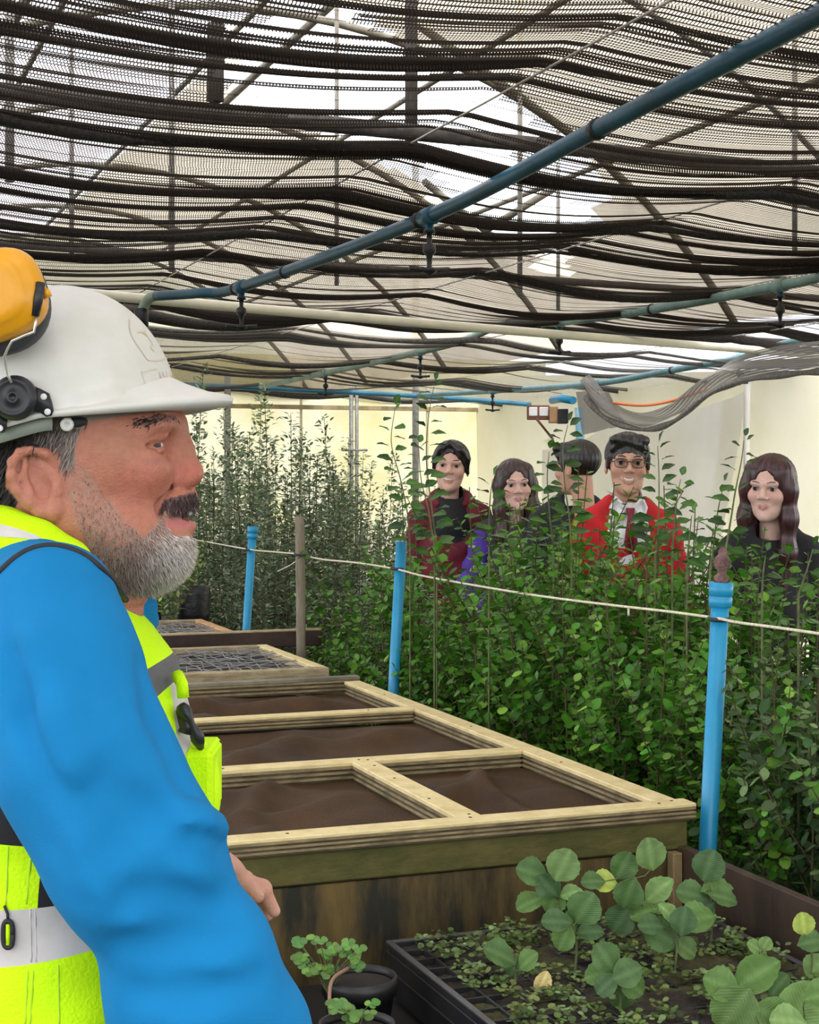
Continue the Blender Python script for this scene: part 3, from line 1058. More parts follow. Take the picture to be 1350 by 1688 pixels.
# ================================================================== SEED TRAY
ZTR = EYE - 0.91
M_tray = mat('black_tray', (0.020, 0.020, 0.021), 0.42, vary=0.3, scale=20)
te0, te1, td0, td1 = 1.055, 1.735, 2.27, 2.93
tray = thing('seed_tray', 'black plastic cell tray of seedlings in the bin at lower right', 'tray', E(1.4, 2.6, ZTR - 0.08))
mb = MB()
rim = 0.012
for (a0, a1, b0, b1) in [(te0, te0 + rim, td0, td1), (te1 - rim, te1, td0, td1), (te0 + rim, te1 - rim, td0, td0 + rim), (te0 + rim, te1 - rim, td1 - rim, td1)]:
    mb.ed(a0, a1, b0, b1, ZTR - 0.004, ZTR + 0.002, 0.0015)
mb.build('rim', mat('tray_rim', (0.07, 0.07, 0.072), 0.35, vary=0.2), tray)
mb = MB()
for (a0, a1, b0, b1) in [(te0 + .006, te0 + .009, td0 + .01, td1 - .01), (te1 - .009, te1 - .006, td0 + .01, td1 - .01), (te0 + .01, te1 - .01, td0 + .006, td0 + .009), (te0 + .01, te1 - .01, td1 - .009, td1 - .006)]:
    mb.ed(a0, a1, b0, b1, ZTR - 0.10, ZTR - 0.004)
mb.build('side_wall', M_tray, tray)
for z in (-0.022, -0.055):
    MB().ed(te0 + 0.001, te0 + 0.006, td0, td1, ZTR + z, ZTR + z + 0.005, 0.001).build('side_rib', M_tray, tray)
ncell_e, ncell_d = 12, 11
for i in range(1, ncell_e):
    e = te0 + (te1 - te0) * i / ncell_e
    MB().ed(e - 0.0022, e + 0.0022, td0 + rim, td1 - rim, ZTR - 0.02, ZTR - 0.003, 0.001).build('divider', M_tray, tray)
for i in range(1, ncell_d):
    d = td0 + (td1 - td0) * i / ncell_d
    MB().ed(te0 + rim, te1 - rim, d - 0.0022, d + 0.0022, ZTR - 0.02, ZTR - 0.003, 0.001).build('divider', M_tray, tray)
# soil, a lumpy surface that stands a little over the dividers in places
n = 90
vs, fs, cs = [], [], []
import mathutils.noise as mn
for i in range(n + 1):
    for j in range(n + 1):
        e = te0 + rim + (te1 - te0 - 2 * rim) * i / n
        d = td0 + rim + (td1 - td0 - 2 * rim) * j / n
        h = mn.noise(Vector((e * 14, d * 14, 0))) * 0.010 + mn.noise(Vector((e * 55, d * 55, 3))) * 0.007
        h += -0.012 + 0.012 * min(1, (e - te0) / 0.2)
        vs.append(tuple(E(e, d, ZTR - 0.004 + h)))
        m = mn.noise(Vector((e * 9, d * 9, 7)))
        c = np.array((0.030, 0.022, 0.014)) if m < 0.05 else np.array((0.055, 0.052, 0.014))
        cs.append(c * random.uniform(0.6, 1.3))
for i in range(n):
    for j in range(n):
        a = i * (n + 1) + j
        fs.append((a, a + n + 1, a + n + 2, a + 1))
M_soilt = mat('tray_soil', (1, 1, 1), 0.95, attr='Col', bump=0.7, bump_scale=200)
so = mesh_np('soil', np.array(vs), fs, M_soilt, tray, True, np.array(cs))
so['kind'] = 'stuff'
# base of the tray stands on an upturned crate inside the bin
cr = thing('tray_support', 'dark block under the seedling tray inside the bin', 'support', E(1.4, 2.6, 0.575))
MB().ed(te0 + 0.05, te1 - 0.05, td0 + 0.05, td1 - 0.05, 0.575, ZTR - 0.10, 0.004).build('block', M_black, cr)
# ================================================================== PLANTS
def leaf_template(kind):
    """unit leaf along +Y, normal +Z: verts, faces, tint by vertex"""
    if kind == 'oval':
        xs = [(0, 0), (0.30, 0.22), (0.40, 0.52), (0.26, 0.82), (0, 1.0)]
    elif kind == 'round':
        xs = [(0, 0), (0.36, 0.18), (0.46, 0.5), (0.34, 0.82), (0, 1.0)]
    else:
        xs = [(0, 0), (0.20, 0.3), (0.20, 0.62), (0, 1.0)]
    mid = [(0, y, -0.035 * math.sin(math.pi * y)) for _, y in xs]
    v = list(mid)
    f = []
    n = len(xs)
    L, R = {}, {}
    for i in range(1, n - 1):
        w, y = xs[i]
        L[i] = len(v); v.append((-w, y, 0.06 - 0.10 * y * y))
        R[i] = len(v); v.append((w, y, 0.06 - 0.10 * y * y))
    for i in range(n - 1):
        for S, flip in ((L, False), (R, True)):
            q = [i, i + 1]
            if i + 1 in S:
                q.append(S[i + 1])
            if i in S:
                q.append(S[i])
            f.append(q if not flip else q[::-1])
    vv = np.array(v)
    vv[:, 2] -= 0.10 * vv[:, 1] ** 2
    return vv, f


def leaves_mesh(pos, dirs, ups, size, width, tint, kind):
    """arrays of leaf bases to one vertex/face/colour set"""
    tv, tf = leaf_template(kind)
    y = dirs / np.linalg.norm(dirs, axis=1, keepdims=True)
    x = np.cross(y, ups)
    x /= np.linalg.norm(x, axis=1, keepdims=True) + 1e-9
    z = np.cross(x, y)
    n = len(pos)
    V = (pos[:, None, :] + tv[None, :, 0:1] * (x * (size * width)[:, None])[:, None, :] + tv[None, :, 1:2] * (y * size[:, None])[:, None, :]
         + tv[None, :, 2:3] * (z * size[:, None])[:, None, :]).reshape(-1, 3)
    m = len(tv)
    F = [[i * m + k for k in f] for i in range(n) for f in tf]
    C = np.repeat(tint, m, axis=0)
    mids = len([1 for q in tv if abs(q[0]) < 1e-6])
    cc = C.reshape(n, m, 3)
    cc[:, :mids] *= 1.18
    return V, F, cc.reshape(-1, 3)


def leaf_mat(name, rough=0.42, tr=0.3, spec=0.5):
    return mat(name, (1, 1, 1), rough, attr='Col', translucent=tr, spec=spec)


M_leaf = leaf_mat('hedge_leaf', 0.40, 0.30, 0.45)
M_leaf_small = leaf_mat('small_leaf', 0.45, 0.25, 0.5)
M_leaf_seed = leaf_mat('seedling_leaf', 0.5, 0.25, 0.4)
def add_veins(m):
    """side veins pressed into the blade, in the leaf's own coordinates"""
    t = m.node_tree
    N, L = t.nodes.new, t.links.new
    tc_ = N('ShaderNodeTexCoord'); sp_ = N('ShaderNodeSeparateXYZ'); L(tc_.outputs['Object'], sp_.inputs[0])
    def M(op, a, b=None):
        n = N('ShaderNodeMath'); n.operation = op
        for i, v in enumerate((a, b)):
            if v is None: continue
            if isinstance(v, (int, float)): n.inputs[i].default_value = v
            else: L(v, n.inputs[i])
        return n.outputs[0]
    w = M('SINE', M('MULTIPLY', M('SUBTRACT', sp_.outputs['Y'], M('MULTIPLY', M('ABSOLUTE', sp_.outputs['X']), 0.75)), 42.0))
    bp = N('ShaderNodeBump'); bp.inputs['Strength'].default_value = 0.35; bp.inputs['Distance'].default_value = 0.0012
    L(M('ABSOLUTE', w), bp.inputs['Height'])
    for n in t.nodes:
        if n.type == 'BSDF_PRINCIPLED':
            L(bp.outputs[0], n.inputs['Normal'])


add_veins(M_leaf_seed)
M_stem = mat('brown_stem', (0.085, 0.065, 0.030), 0.8, vary=0.3, scale=30)
M_stem_green = mat('green_stem', (0.12, 0.15, 0.05), 0.7, vary=0.3, scale=30)


def tints(n, base, spread, r, bright=0.12, bcol=None):
    base = np.array(base)
    k = r.normal(1.0, spread, (n, 1)).clip(0.45, 1.8)
    t = base * k * np.stack([r.normal(1, .12, n), np.ones(n), r.normal(1, .15, n)], 1)
    b = r.random(n) < bright
    if bcol is not None:
        t[b] = np.array(bcol) * k[b]
    return t.clip(0.002, 0.9)


def sapling_geo(height, r, leaf=0.042, base=(0.075, 0.225, 0.020), kind='oval', nside=7, bare=0.1, width=1.0, shoot=0.45, dens=1.0, spread=0.10, bcol=(0.20, 0.38, 0.05)):
    """one upright sapling at the origin: stem/twig tubes and leaf arrays"""
    mb = MB()
    P, D, U, S = [], [], [], []
    lean = r.normal(0, 0.03, 2)
    wv = r.uniform(0, 6, 2)

    def axis(z):
        t = z / height
        return np.array((lean[0] * t * height + 0.02 * math.sin(3 * t + wv[0]), lean[1] * t * height + 0.02 * math.sin(3 * t + wv[1]), z))
    mb.tube([axis(z) for z in np.linspace(0, height, 7)], [0.006 * (1 - 0.75 * i / 6) for i in range(7)], 5, False)

    def put(a, b, n, sz):
        ax = (b - a)
        L = np.linalg.norm(ax)
        ax = ax / (L + 1e-9)
        ph = r.uniform(0, 6)
        for i in range(n):
            t = (i + 0.5) / n
            p = a + (b - a) * t
            an = ph + i * 2.4 + r.normal(0, .3)
            o1 = np.cross(ax, [0.3, 0.5, 0.8]); o1 /= np.linalg.norm(o1)
            o2 = np.cross(ax, o1)
            out = o1 * math.cos(an) + o2 * math.sin(an)
            d = out * 0.85 + ax * r.uniform(0.1, 0.7) + np.array((0, 0, r.uniform(-0.35, 0.25)))
            P.append(p); D.append(d)
            U.append(np.array((r.normal(0, .35), r.normal(0, .35), 1.0)) + 0.3 * ax)
            S.append(sz * r.uniform(0.7, 1.15) * (1 - 0.35 * t))
    ztop = height
    put(axis(height * bare), axis(height), int(height * 26 * dens), leaf)
    for k in range(nside):
        z = height * (bare + (shoot_top(shoot) - bare) * (k + r.random()) / nside)
        an = r.uniform(0, 6.28)
        ln = r.uniform(0.6, 1.2) * spread * 2
        a = axis(z)
        b = a + np.array((math.cos(an) * ln, math.sin(an) * ln, ln * r.uniform(0.6, 2.0)))
        mb.tube([a, (a + b) / 2 + np.array((0, 0, -0.02)), b], [0.003, 0.0024, 0.0012], 4, False)
        put(a, b, int(np.linalg.norm(b - a) * 44 * dens) + 2, leaf * 0.92)
    P, D, U, S = map(np.array, (P, D, U, S))
    T = tints(len(P), base, 0.28, r, 0.12, bcol)
    V, F, C = leaves_mesh(P, D, U, S, np.full(len(P), width) * r.uniform(0.85, 1.1, len(P)), T, kind)
    return mb, V, F, C


def shoot_top(s):
    return 1.0 - s * 0.5


def new_mesh_obj(name, V, F, material, colors=None, smooth=True):
    return mesh_np(name, V, F, material, None, smooth, colors)


def place_copies(name, protos, spots, label, cat, group):
    """protos: list of (stem mesh, foliage mesh); spots: (x, y, z, rot, scale, proto index)"""
    for (x, y, z, rot, sc, k) in spots:
        t = bpy.data.objects.new(name, None)
        t.empty_display_size = 0.05
        COL.objects.link(t)
        t.location = (x, y, z)
        t.rotation_euler = (0, 0, rot)
        t.scale = (sc, sc, sc)
        tag(t, label, cat, group)
        for nm, me in zip(('stem', 'foliage'), protos[k]):
            o = bpy.data.objects.new(nm, me)
            COL.objects.link(o)
            o.parent = t
            if nm == 'foliage':
                o['kind'] = 'stuff'


def proto(height, seed, **kw):
    r = np.random.default_rng(seed)
    mb, V, F, C = sapling_geo(height, r, **kw)
    so = mb.build('stem', M_stem)
    fo = new_mesh_obj('foliage', V, F, kw.pop('_m', M_leaf), C)
    ms, mf = so.data, fo.data
    bpy.data.objects.remove(so); bpy.data.objects.remove(fo)
    return ms, mf


# --- the hedge of nursery saplings behind the rope
protos = [proto(1.40, 10 + i, nside=19, leaf=0.052, spread=0.10, dens=1.45, bare=.05) for i in range(6)]
protos += [proto(1.40, 30 + i, nside=18, leaf=0.058, dens=1.4, bare=.05, base=(0.075, 0.150, 0.055), width=0.8, spread=0.10, bcol=(0.20, 0.30, 0.12)) for i in range(3)]
r = random.Random(11)
spots = []
d = 2.45
while d < 6.75:
    for e in np.arange(2.13, 2.90, 0.15):
        if d > 5.9 and r.random() < 0.25:
            continue
        ee, dd = e + r.uniform(-.05, .05), d + r.uniform(-.06, .06)
        p = E(ee, dd, 0)
        near_right = dd < 3.7 and ee < 2.5
        sc = r.uniform(0.90, 1.06) if r.random() < .85 else r.uniform(1.06, 1.16)
        hx = 675 + FPX * p.x / p.y
        if 700 < hx < 800 and dd > 4.3:
            sc = min(sc, .98) * .88
        if 1200 < hx < 1345:
            sc = min(sc, .97)
        if dd < 3.9:
            sc *= 0.90
        if dd > 6.0:
            sc *= 0.80 if ee < 2.4 else 0.9
        k = r.randrange(6) if not near_right or r.random() < 0.45 else 6 + r.randrange(3)
        spots.append((p.x, p.y, 0.0, r.uniform(0, 6.28), sc, k))
    d += 0.140
place_copies('hedge_sapling', protos, spots, 'bushy green nursery sapling in the dense hedge behind the rope', 'sapling', 'nursery saplings in the green hedge')

# --- small yellow-green plants at the hedge foot beyond the bench end
pl = [proto(0.50, 50 + i, nside=6, leaf=0.035, base=(0.17, 0.30, 0.04), spread=0.08, kind='round') for i in range(3)]
sp = []
for i in range(26):
    e, d = r.uniform(1.9, 2.3), r.uniform(5.75, 7.4)
    p = E(e, d, 0.15)
    sp.append((p.x, p.y, 0.0, r.uniform(0, 6), r.uniform(0.9, 1.5), r.randrange(3)))
place_copies('weed_plant', pl, sp, 'small yellow-green weed at the hedge foot beside the bench', 'weed', 'light green weeds by the bench')
# taller lone saplings at the hedge's far end
pl = [proto(1.05, 60 + i, nside=5, leaf=0.040, base=(0.09, 0.22, 0.035), spread=0.06) for i in range(2)]
for (x, y0, lab) in [(567, 985, 'pale green young sapling standing between the wooden post and the middle blue post'), (625, 1010, 'green young sapling just left of the middle blue post')]:
    Y = depth_e(x, 2.25)
    place_copies('young_sapling', pl, [(*W(x, y0, Y).to_2d(), 0, 1.0, (EYE - (y0 - HOR) / FPX * Y) / 1.05, 0)], lab, 'sapling', None)


# --- tall single shoots that rise out of the hedge, every leaf its own piece
leafmesh = {}


def leaf_obj(name, mesh_key, material, parent, base, direction, upv, size, width, color):
    key = (mesh_key, material.name, tuple(round(c, 2) for c in color))
    if key not in leafmesh:
        tv, tf = fine_leaf(mesh_key)
        me = bpy.data.meshes.new(name)
        me.from_pydata([tuple(v) for v in tv], [], tf)
        me.polygons.foreach_set('use_smooth', np.ones(len(tf), bool))
        a = me.color_attributes.new('Col', 'FLOAT_COLOR', 'POINT')
        c = np.ones((len(tv), 4), np.float32)
        c[:, :3] = color
        rim = np.abs(tv[:, 0])
        vein = (np.abs(tv[:, 0]) < 1e-4)
        c[:, :3] *= np.random.default_rng(len(leafmesh)).normal(1, .07, (len(tv), 1)).clip(.8, 1.2)
        if mesh_key != 'oval':
            c[rim > .28, :3] = np.minimum(1, c[rim > .28, :3] * 1.25 + 0.012)
        c[vein, :3] = np.minimum(1, c[vein, :3] * 1.35 + 0.02)
        a.data.foreach_set('color', c.ravel())
        me.materials.append(material)
        leafmesh[key] = me
    o = bpy.data.objects.new(name, leafmesh[key])
    COL.objects.link(o)
    o.parent = parent
    y = Vector(direction).normalized()
    x = y.cross(Vector(upv))
    if x.length < 1e-4:
        x = y.orthogonal()
    x.normalize()
    z = x.cross(y)
    M = Matrix(((x.x * size * width, y.x * size, z.x * size, 0), (x.y * size * width, y.y * size, z.y * size, 0), (x.z * size * width, y.z * size, z.z * size, 0), (0, 0, 0, 1)))
    b = Vector(base) - parent.location
    M.translation = b
    o.matrix_local = M
    return o


def fine_leaf(kind):
    """curved leaf blade, 5 columns, with a raised rim and a sunk midrib"""
    if kind == 'oval':
        prof = [(0.0, 0.02), (0.14, 0.20), (0.32, 0.36), (0.52, 0.42), (0.72, 0.36), (0.88, 0.22), (1.0, 0.03)]
        curl = 0.16
    elif kind == 'seed':
        prof = [(0.0, 0.03), (0.10, 0.16), (0.26, 0.34), (0.45, 0.45), (0.66, 0.46), (0.84, 0.33), (0.95, 0.16), (1.0, 0.05)]
        curl = 0.18
    elif kind == 'fold':
        prof = [(0.0, 0.03), (0.12, 0.18), (0.30, 0.32), (0.55, 0.36), (0.78, 0.26), (0.93, 0.11), (1.0, 0.02)]
        curl = 0.40
    else:
        prof = [(0.0, 0.04), (0.10, 0.26), (0.28, 0.46), (0.52, 0.52), (0.75, 0.44), (0.92, 0.24), (1.0, 0.06)]
        curl = 0.10
    cols = (-1, -0.7, -0.35, 0, 0.35, 0.7, 1) if kind != 'oval' else (-1, -0.55, 0, 0.55, 1)
    v, f = [], []
    if kind != 'oval':
        ys = np.linspace(0, 1, 15)
        prof = [(y, float(np.interp(y, [p[0] for p in prof], [p[1] for p in prof])) * (1.0 if 0 < i < 14 else 1)) for i, y in enumerate(ys)]
    for i, (y, w) in enumerate(prof):
        for j, c in enumerate(cols):
            z = curl * (abs(c) ** 1.5) * w * 1.1 - 0.16 * y * y + (0.012 if i % 2 else -0.012) * (abs(c) == 1)
            yy = y + (0.02 if i % 2 else -0.01) * (abs(c) == 1)
            ww = w * (1.035 if i % 2 and abs(c) == 1 else 1.0)
            v.append((c * ww, yy, z + 0.028 * math.sin(7 * y + 2.5 * c) * abs(c) + 0.010 * math.sin(23 * y + 9 * c) * abs(c)))
    n = len(cols)
    for i in range(len(prof) - 1):
        for j in range(n - 1):
            a = i * n + j
            f.append((a, a + 1, a + n + 1, a + n))
    return np.array(v), f


GREENS = [(0.05, 0.15, 0.02), (0.035, 0.11, 0.016), (0.075, 0.19, 0.03), (0.028, 0.085, 0.016)]


def shoot(label, path, Y, n, lsize, seed, spreadx=1.0, dark=False):
    q = random.Random(seed)
    pts = [W(x, y, Y) for (x, y) in path]
    base = pts[-1].copy()
    dirn = Vector((0, 0, -1))
    base.z = 0
    t = thing('tall_shoot', label, 'plant', base)
    sp_ = [Vector(p) for p in spline(pts, 30)]
    MB().tube([base] + sp_[::-1], [0.004] + [0.0032 - 0.0020 * i / 29 for i in range(30)], 5, False).build('stem', M_stem_green, t)
    for i in range(n):
        u = i / (n - 1)
        p = sp_[min(29, int(u * 29))]
        side = 1 if i % 2 else -1
        sz = lsize * (0.62 + 0.5 * min(1, u * 1.6)) * q.uniform(0.8, 1.12)
        d = Vector((side * q.uniform(0.55, 1.0), q.uniform(-0.75, 0.55), q.uniform(-0.15, 0.55) + (0.5 if u < 0.08 else 0)))
        if i == 0:
            d = Vector((0.25, -0.2, 1))
        up = Vector((q.uniform(-.3, .3), q.uniform(-0.75, 0.1), 1))
        col = GREENS[q.choice([1, 3, 3, 0])] if dark else GREENS[q.randrange(4)]
        pet = p + d.normalized() * 0.012
        leaf_obj('leaf', 'oval', M_leaf, t, pet, d, up, sz, 0.95 * q.uniform(0.9, 1.1), col)
    return t


shoot('tallest leafy shoot rising in front of the steel post left of the laughing person', [(716, 632), (706, 690), (703, 760), (712, 840), (720, 900)], 5.5, 26, 0.060, 1)
shoot('leafy shoot left of the tallest one, above the middle blue post', [(651, 672), (645, 730), (660, 790), (672, 850), (676, 905)], 5.6, 22, 0.056, 2)
shoot('leafy shoot beside the tallest, its leaves overlapping the laughing person', [(690, 735), (694, 790), (706, 840), (716, 900)], 5.3, 16, 0.050, 3)
shoot('leafy shoot hiding the black haired person who looks away', [(936, 700), (928, 740), (931, 800), (938, 850), (942, 905)], 5.0, 24, 0.060, 4, dark=True)
shoot('thin leafy shoot left of the black haired person', [(905, 745), (902, 790), (906, 850), (912, 900)], 5.1, 14, 0.048, 5)
shoot('leafy shoot covering the cheek of the person in glasses', [(1084, 735), (1086, 780), (1086, 830), (1084, 880), (1080, 920)], 4.8, 20, 0.058, 6)
shoot('leafy shoot in front of the red sweater, right of the tie', [(1122, 790), (1116, 820), (1112, 860), (1108, 900)], 4.7, 13, 0.050, 7)
shoot('leafy shoot left of the red haired person, silhouetted on the white sheet', [(1226, 726), (1222, 760), (1212, 810), (1204, 860), (1196, 905)], 4.3, 18, 0.044, 8, dark=True)
shoot('leafy shoot in front of the long haired person, one leaf across the eye', [(812, 790), (808, 820), (806, 860), (806, 905)], 5.0, 14, 0.060, 9)
shoot('small shoot at the shoulder of the red haired person', [(1340, 905), (1330, 940), (1316, 980)], 4.0, 6, 0.040, 10)
shoot('leafy shoot just above the knotted rag on the near post', [(1192, 800), (1182, 850), (1176, 900), (1170, 940)], 4.35, 11, 0.042, 11)
shoot('short shoot between the red sweater and the near blue post', [(1140, 850), (1136, 890), (1132, 930)], 4.4, 9, 0.044, 12)
shoot('short shoot in front of the black coat of the red haired person', [(1262, 915), (1258, 945), (1256, 980)], 4.0, 6, 0.040, 13)

# --- grey-green small-leaved shrubs in the back left
def back_shrub(height, seed):
    rr = np.random.default_rng(seed)
    mb = MB()
    P, D, U, S = [], [], [], []
    nb = 13
    for b in range(nb):
        an = rr.uniform(0, 6.28)
        rad = rr.uniform(0.02, 0.24)
        h = height * (1.0 if b == 0 else rr.uniform(0.45, 0.92))
        tip = np.array((math.cos(an) * rad * 1.6, math.sin(an) * rad * 1.6, h))
        a = np.array((math.cos(an) * rad * .3, math.sin(an) * rad * .3, 0.0))
        mid = (a + tip) / 2 + np.array((math.cos(an) * .06, math.sin(an) * .06, 0))
        pts = spline([a, mid, tip], 8)
        mb.tube(pts, [0.005 * (1 - .1 * i) for i in range(8)], 4, False)
        k = int(h * 120)
        for i in range(k):
            t = (i + rr.random()) / k
            if t < 0.08:
                continue
            j = min(6, int(t * 7))
            u = t * 7 - j
            p = pts[j] * (1 - u) + pts[j + 1] * u
            an2 = rr.uniform(0, 6.28)
            off = rr.uniform(0.0, 0.10) * (1 - t * 0.72)
            d = np.array((math.cos(an2), math.sin(an2), rr.uniform(0.0, 0.8)))
            for _ in range(2):
                P.append(p + d * off + rr.normal(0, .012, 3)); D.append(d + rr.normal(0, .35, 3)); U.append(np.array((rr.normal(0, .5), rr.normal(0, .5), 1)))
                S.append(rr.uniform(0.024, 0.044))
    P, D, U, S = map(np.array, (P, D, U, S))
    T = tints(len(P), (0.120, 0.175, 0.085), 0.38, rr, 0.2, (0.32, 0.37, 0.26))
    V, F, C = leaves_mesh(P, D, U, S, np.full(len(P), 0.9), T, 'narrow')
    so = mb.build('stem', M_stem)
    fo = new_mesh_obj('foliage', V, F, M_leaf_small, C)
    ms, mf = so.data, fo.data
    bpy.data.objects.remove(so); bpy.data.objects.remove(fo)
    return ms, mf


bp_ = [back_shrub(1.75, 80 + i) for i in range(5)]
sp = []
for (x, ytop, Y) in [(348, 600, 9.6), (322, 690, 9.2), (300, 700, 9.9), (402, 640, 10.2), (438, 645, 10.6), (372, 700, 9.0), (418, 690, 8.8), (495, 685, 10.4), (522, 690, 10.0), (460, 730, 9.3),
                     (555, 745, 10.2), (590, 755, 10.6), (508, 760, 9.0), (622, 760, 10.8), (655, 750, 11.2), (545, 790, 8.7), (600, 800, 9.0), (640, 805, 9.4), (340, 760, 8.7), (395, 790, 8.4), (450, 800, 8.3),
                     (280, 680, 10.4), (255, 720, 9.6), (690, 800, 11.0), (720, 830, 10.5), (300, 820, 8.9), (480, 740, 11.2), (560, 720, 11.6), (420, 720, 11.4), (360, 660, 11.0)]:
    top = EYE - (ytop - HOR) / FPX * Y
    p = W(x, 0, Y)
    sp.append((p.x, p.y, 0, r.uniform(0, 6.28), top / 1.75, r.randrange(5)))
place_copies('grey_shrub', bp_, sp, 'grey-green small-leaved shrub in the thicket before the cream back wall', 'shrub', 'grey-green shrubs at the back')

# --- black grow bags with pale plants at the far bench end
M_bag = mat('black_grow_bag', (0.014, 0.014, 0.016), 0.38, vary=0.3, scale=14, bump=0.6, bump_scale=18)
bagp = [proto(0.30, 90 + i, nside=8, leaf=0.055, base=(0.24, 0.36, 0.09), spread=0.10, kind='narrow', width=1.3) for i in range(2)]
for (x, yb, yt, w, lab, Y) in [(319, 1026, 967, 56, 'black grow bag with a pale green plant, near the far bench end', 8.05), (236, 1030, 985, 60, 'black grow bag partly hidden behind the bearded man collar', 7.95)]:
    b = W(x, yb, Y)
    rr_ = w / 2 / FPX * Y
    h = (yb - yt) / FPX * Y
    t = thing('grow_bag', lab, 'grow bag', b)
    mb = MB()
    mb.lathe(b, UP, [(0, 0), (0, rr_ * .88), (h * .25, rr_ * 1.0), (h * .5, rr_ * .96), (h * .8, rr_ * 1.02), (h, rr_ * .97), (h * 1.0, rr_ * .90), (h * .9, rr_ * .86), (h * .9, 0)], 18)
    mb.build('bag', M_bag, t)
    for nm, me in zip(('stem', 'foliage'), bagp[0]):
        o = bpy.data.objects.new(nm, me); COL.objects.link(o); o.parent = t
        o.location = (0, 0, h * .9); o.scale = (.75, .75, .75)
        if nm == 'foliage':
            o['kind'] = 'stuff'
tg = thing('bag_stand', 'low dark shelf carrying the black grow bags beyond the bench', 'shelf', E(1.2, 8.2, 0))
zz = W(319, 1026, 8.05).z
MB().ed(0.4, 1.75, 7.72, 8.5, zz - 0.03, zz, 0.003).build('shelf_board', M_darkwood, tg)
for e in (0.45, 1.66):
    for d in (7.75, 8.4):
        MB().ed(e, e + 0.05, d, d + 0.05, 0, zz - 0.03).build('leg', M_darkwood, tg)
place_copies('leafy_plant', bagp, [(*W(262, 0, 7.85).to_2d(), zz, 0.5, 1.05, 1), (*W(285, 0, 7.8).to_2d(), zz, 2.5, 0.8, 0), (*W(232, 0, 7.82).to_2d(), zz, 1.5, 1.0, 1)],
             'small pale green leafy plant beside the black grow bags', 'plant', 'pale plants by the grow bags')
# ================================================================== SEEDLINGS IN THE TRAY
SG = [(0.075, 0.155, 0.040), (0.10, 0.20, 0.04), (0.055, 0.120, 0.036), (0.125, 0.215, 0.060)]
YG = (0.36, 0.46, 0.08)
PG = (0.20, 0.34, 0.10)


def seedling(label, bx, by, leaves, dY=0.0):
    """base pixel on the soil and a list of leaves (px, py, length px, screen angle deg, facing, colour, kind)"""
    Y = FPX * 0.912 / (by - HOR)
    b = W(bx, by, Y)
    t = thing('seedling', label, 'seedling', b)
    q = random.Random(int(bx * 7 + by))
    topy = min(l[1] for l in leaves)
    topx = sum(l[0] for l in leaves) / len(leaves)
    tipp = W(topx, topy + 25, Y)
    stem = [Vector(p) for p in spline([b, b.lerp(tipp, 0.5) + Vector((0.004, 0, 0)), tipp], 10)]
    MB().tube(stem, [0.0026 - 0.0012 * i / 9 for i in range(10)], 6, False).build('stem', M_stem_green, t)
    for (lx, ly, ln, ang, face, col, kind) in leaves:
        yy = Y + q.uniform(-0.035, 0.02)
        L = ln / FPX * yy
        c = W(lx, ly, yy)
        a = math.radians(ang)
        d2 = Vector((math.cos(a), q.uniform(-.25, .05), math.sin(a)))
        d2.normalize()
        base = c - d2 * L * 0.5
        # face: 1 = blade square to the camera, 0 = lying flat
        upv = Vector((q.uniform(-.25, .25), -face, 1.0 - face * 0.85))
        if abs(d2.dot(upv.normalized())) > 0.9:
            upv = Vector((0, -1, 0.1))
        o = leaf_obj('leaf', kind, M_leaf_seed, t, base, d2, upv, L, 1.0, col)
        near = min(stem, key=lambda p: (p - base).length)
        MB().tube([near, near.lerp(base, 0.6) - UP * 0.004, base + d2 * 0.004], 0.0011, 4, False).build('leaf_stalk', M_stem_green, t)
    return t


g = SG
seedling('seedling at the tray back left, with one big upright round leaf', 935, 1568, [
    (928, 1427, 56, 62, 1.0, g[3], 'round'), (879, 1438, 56, 155, 0.6, g[0], 'seed'), (874, 1486, 50, 195, 0.4, g[1], 'seed'), (913, 1484, 46, 250, 0.7, g[1], 'seed'),
    (905, 1462, 48, 130, 0.8, g[2], 'seed'), (941, 1472, 40, 20, 0.5, PG, 'fold')])
seedling('low grey-green seedling just right of the back left one', 948, 1600, [
    (963, 1498, 58, 60, 0.9, g[0], 'round'), (918, 1518, 50, 170, 0.5, g[2], 'seed'), (972, 1535, 46, 10, 0.4, g[2], 'seed'), (930, 1545, 46, 240, 0.6, g[1], 'seed'), (946, 1520, 44, 100, 0.7, g[0], 'seed')])
seedling('tallest seedling at the tray back, its top round leaf against the plywood', 1075, 1560, [
    (1073, 1409, 54, 95, 1.0, g[3], 'round'), (1027, 1429, 52, 60, 0.8, g[0], 'seed'), (997, 1453, 44, 165, 0.6, YG, 'seed'), (1037, 1472, 56, 250, 0.8, g[0], 'seed'),
    (1086, 1467, 58, 42, 0.8, PG, 'fold'), (1024, 1514, 56, 235, 0.7, g[2], 'seed'), (1062, 1502, 50, 190, 0.4, g[1], 'seed'), (1092, 1500, 44, 10, 0.3, g[1], 'fold'), (978, 1452, 40, 175, 0.5, g[0], 'seed')])
seedling('seedling at the tray back right, in front of the side panel', 1172, 1560, [
    (1168, 1428, 54, 70, 1.0, g[2], 'round'), (1142, 1474, 54, 160, 0.6, g[0], 'seed'), (1182, 1464, 56, 12, 0.4, g[1], 'fold'), (1192, 1478, 50, -8, 0.4, g[0], 'seed'), (1160, 1500, 46, 210, 0.5, g[2], 'seed')])
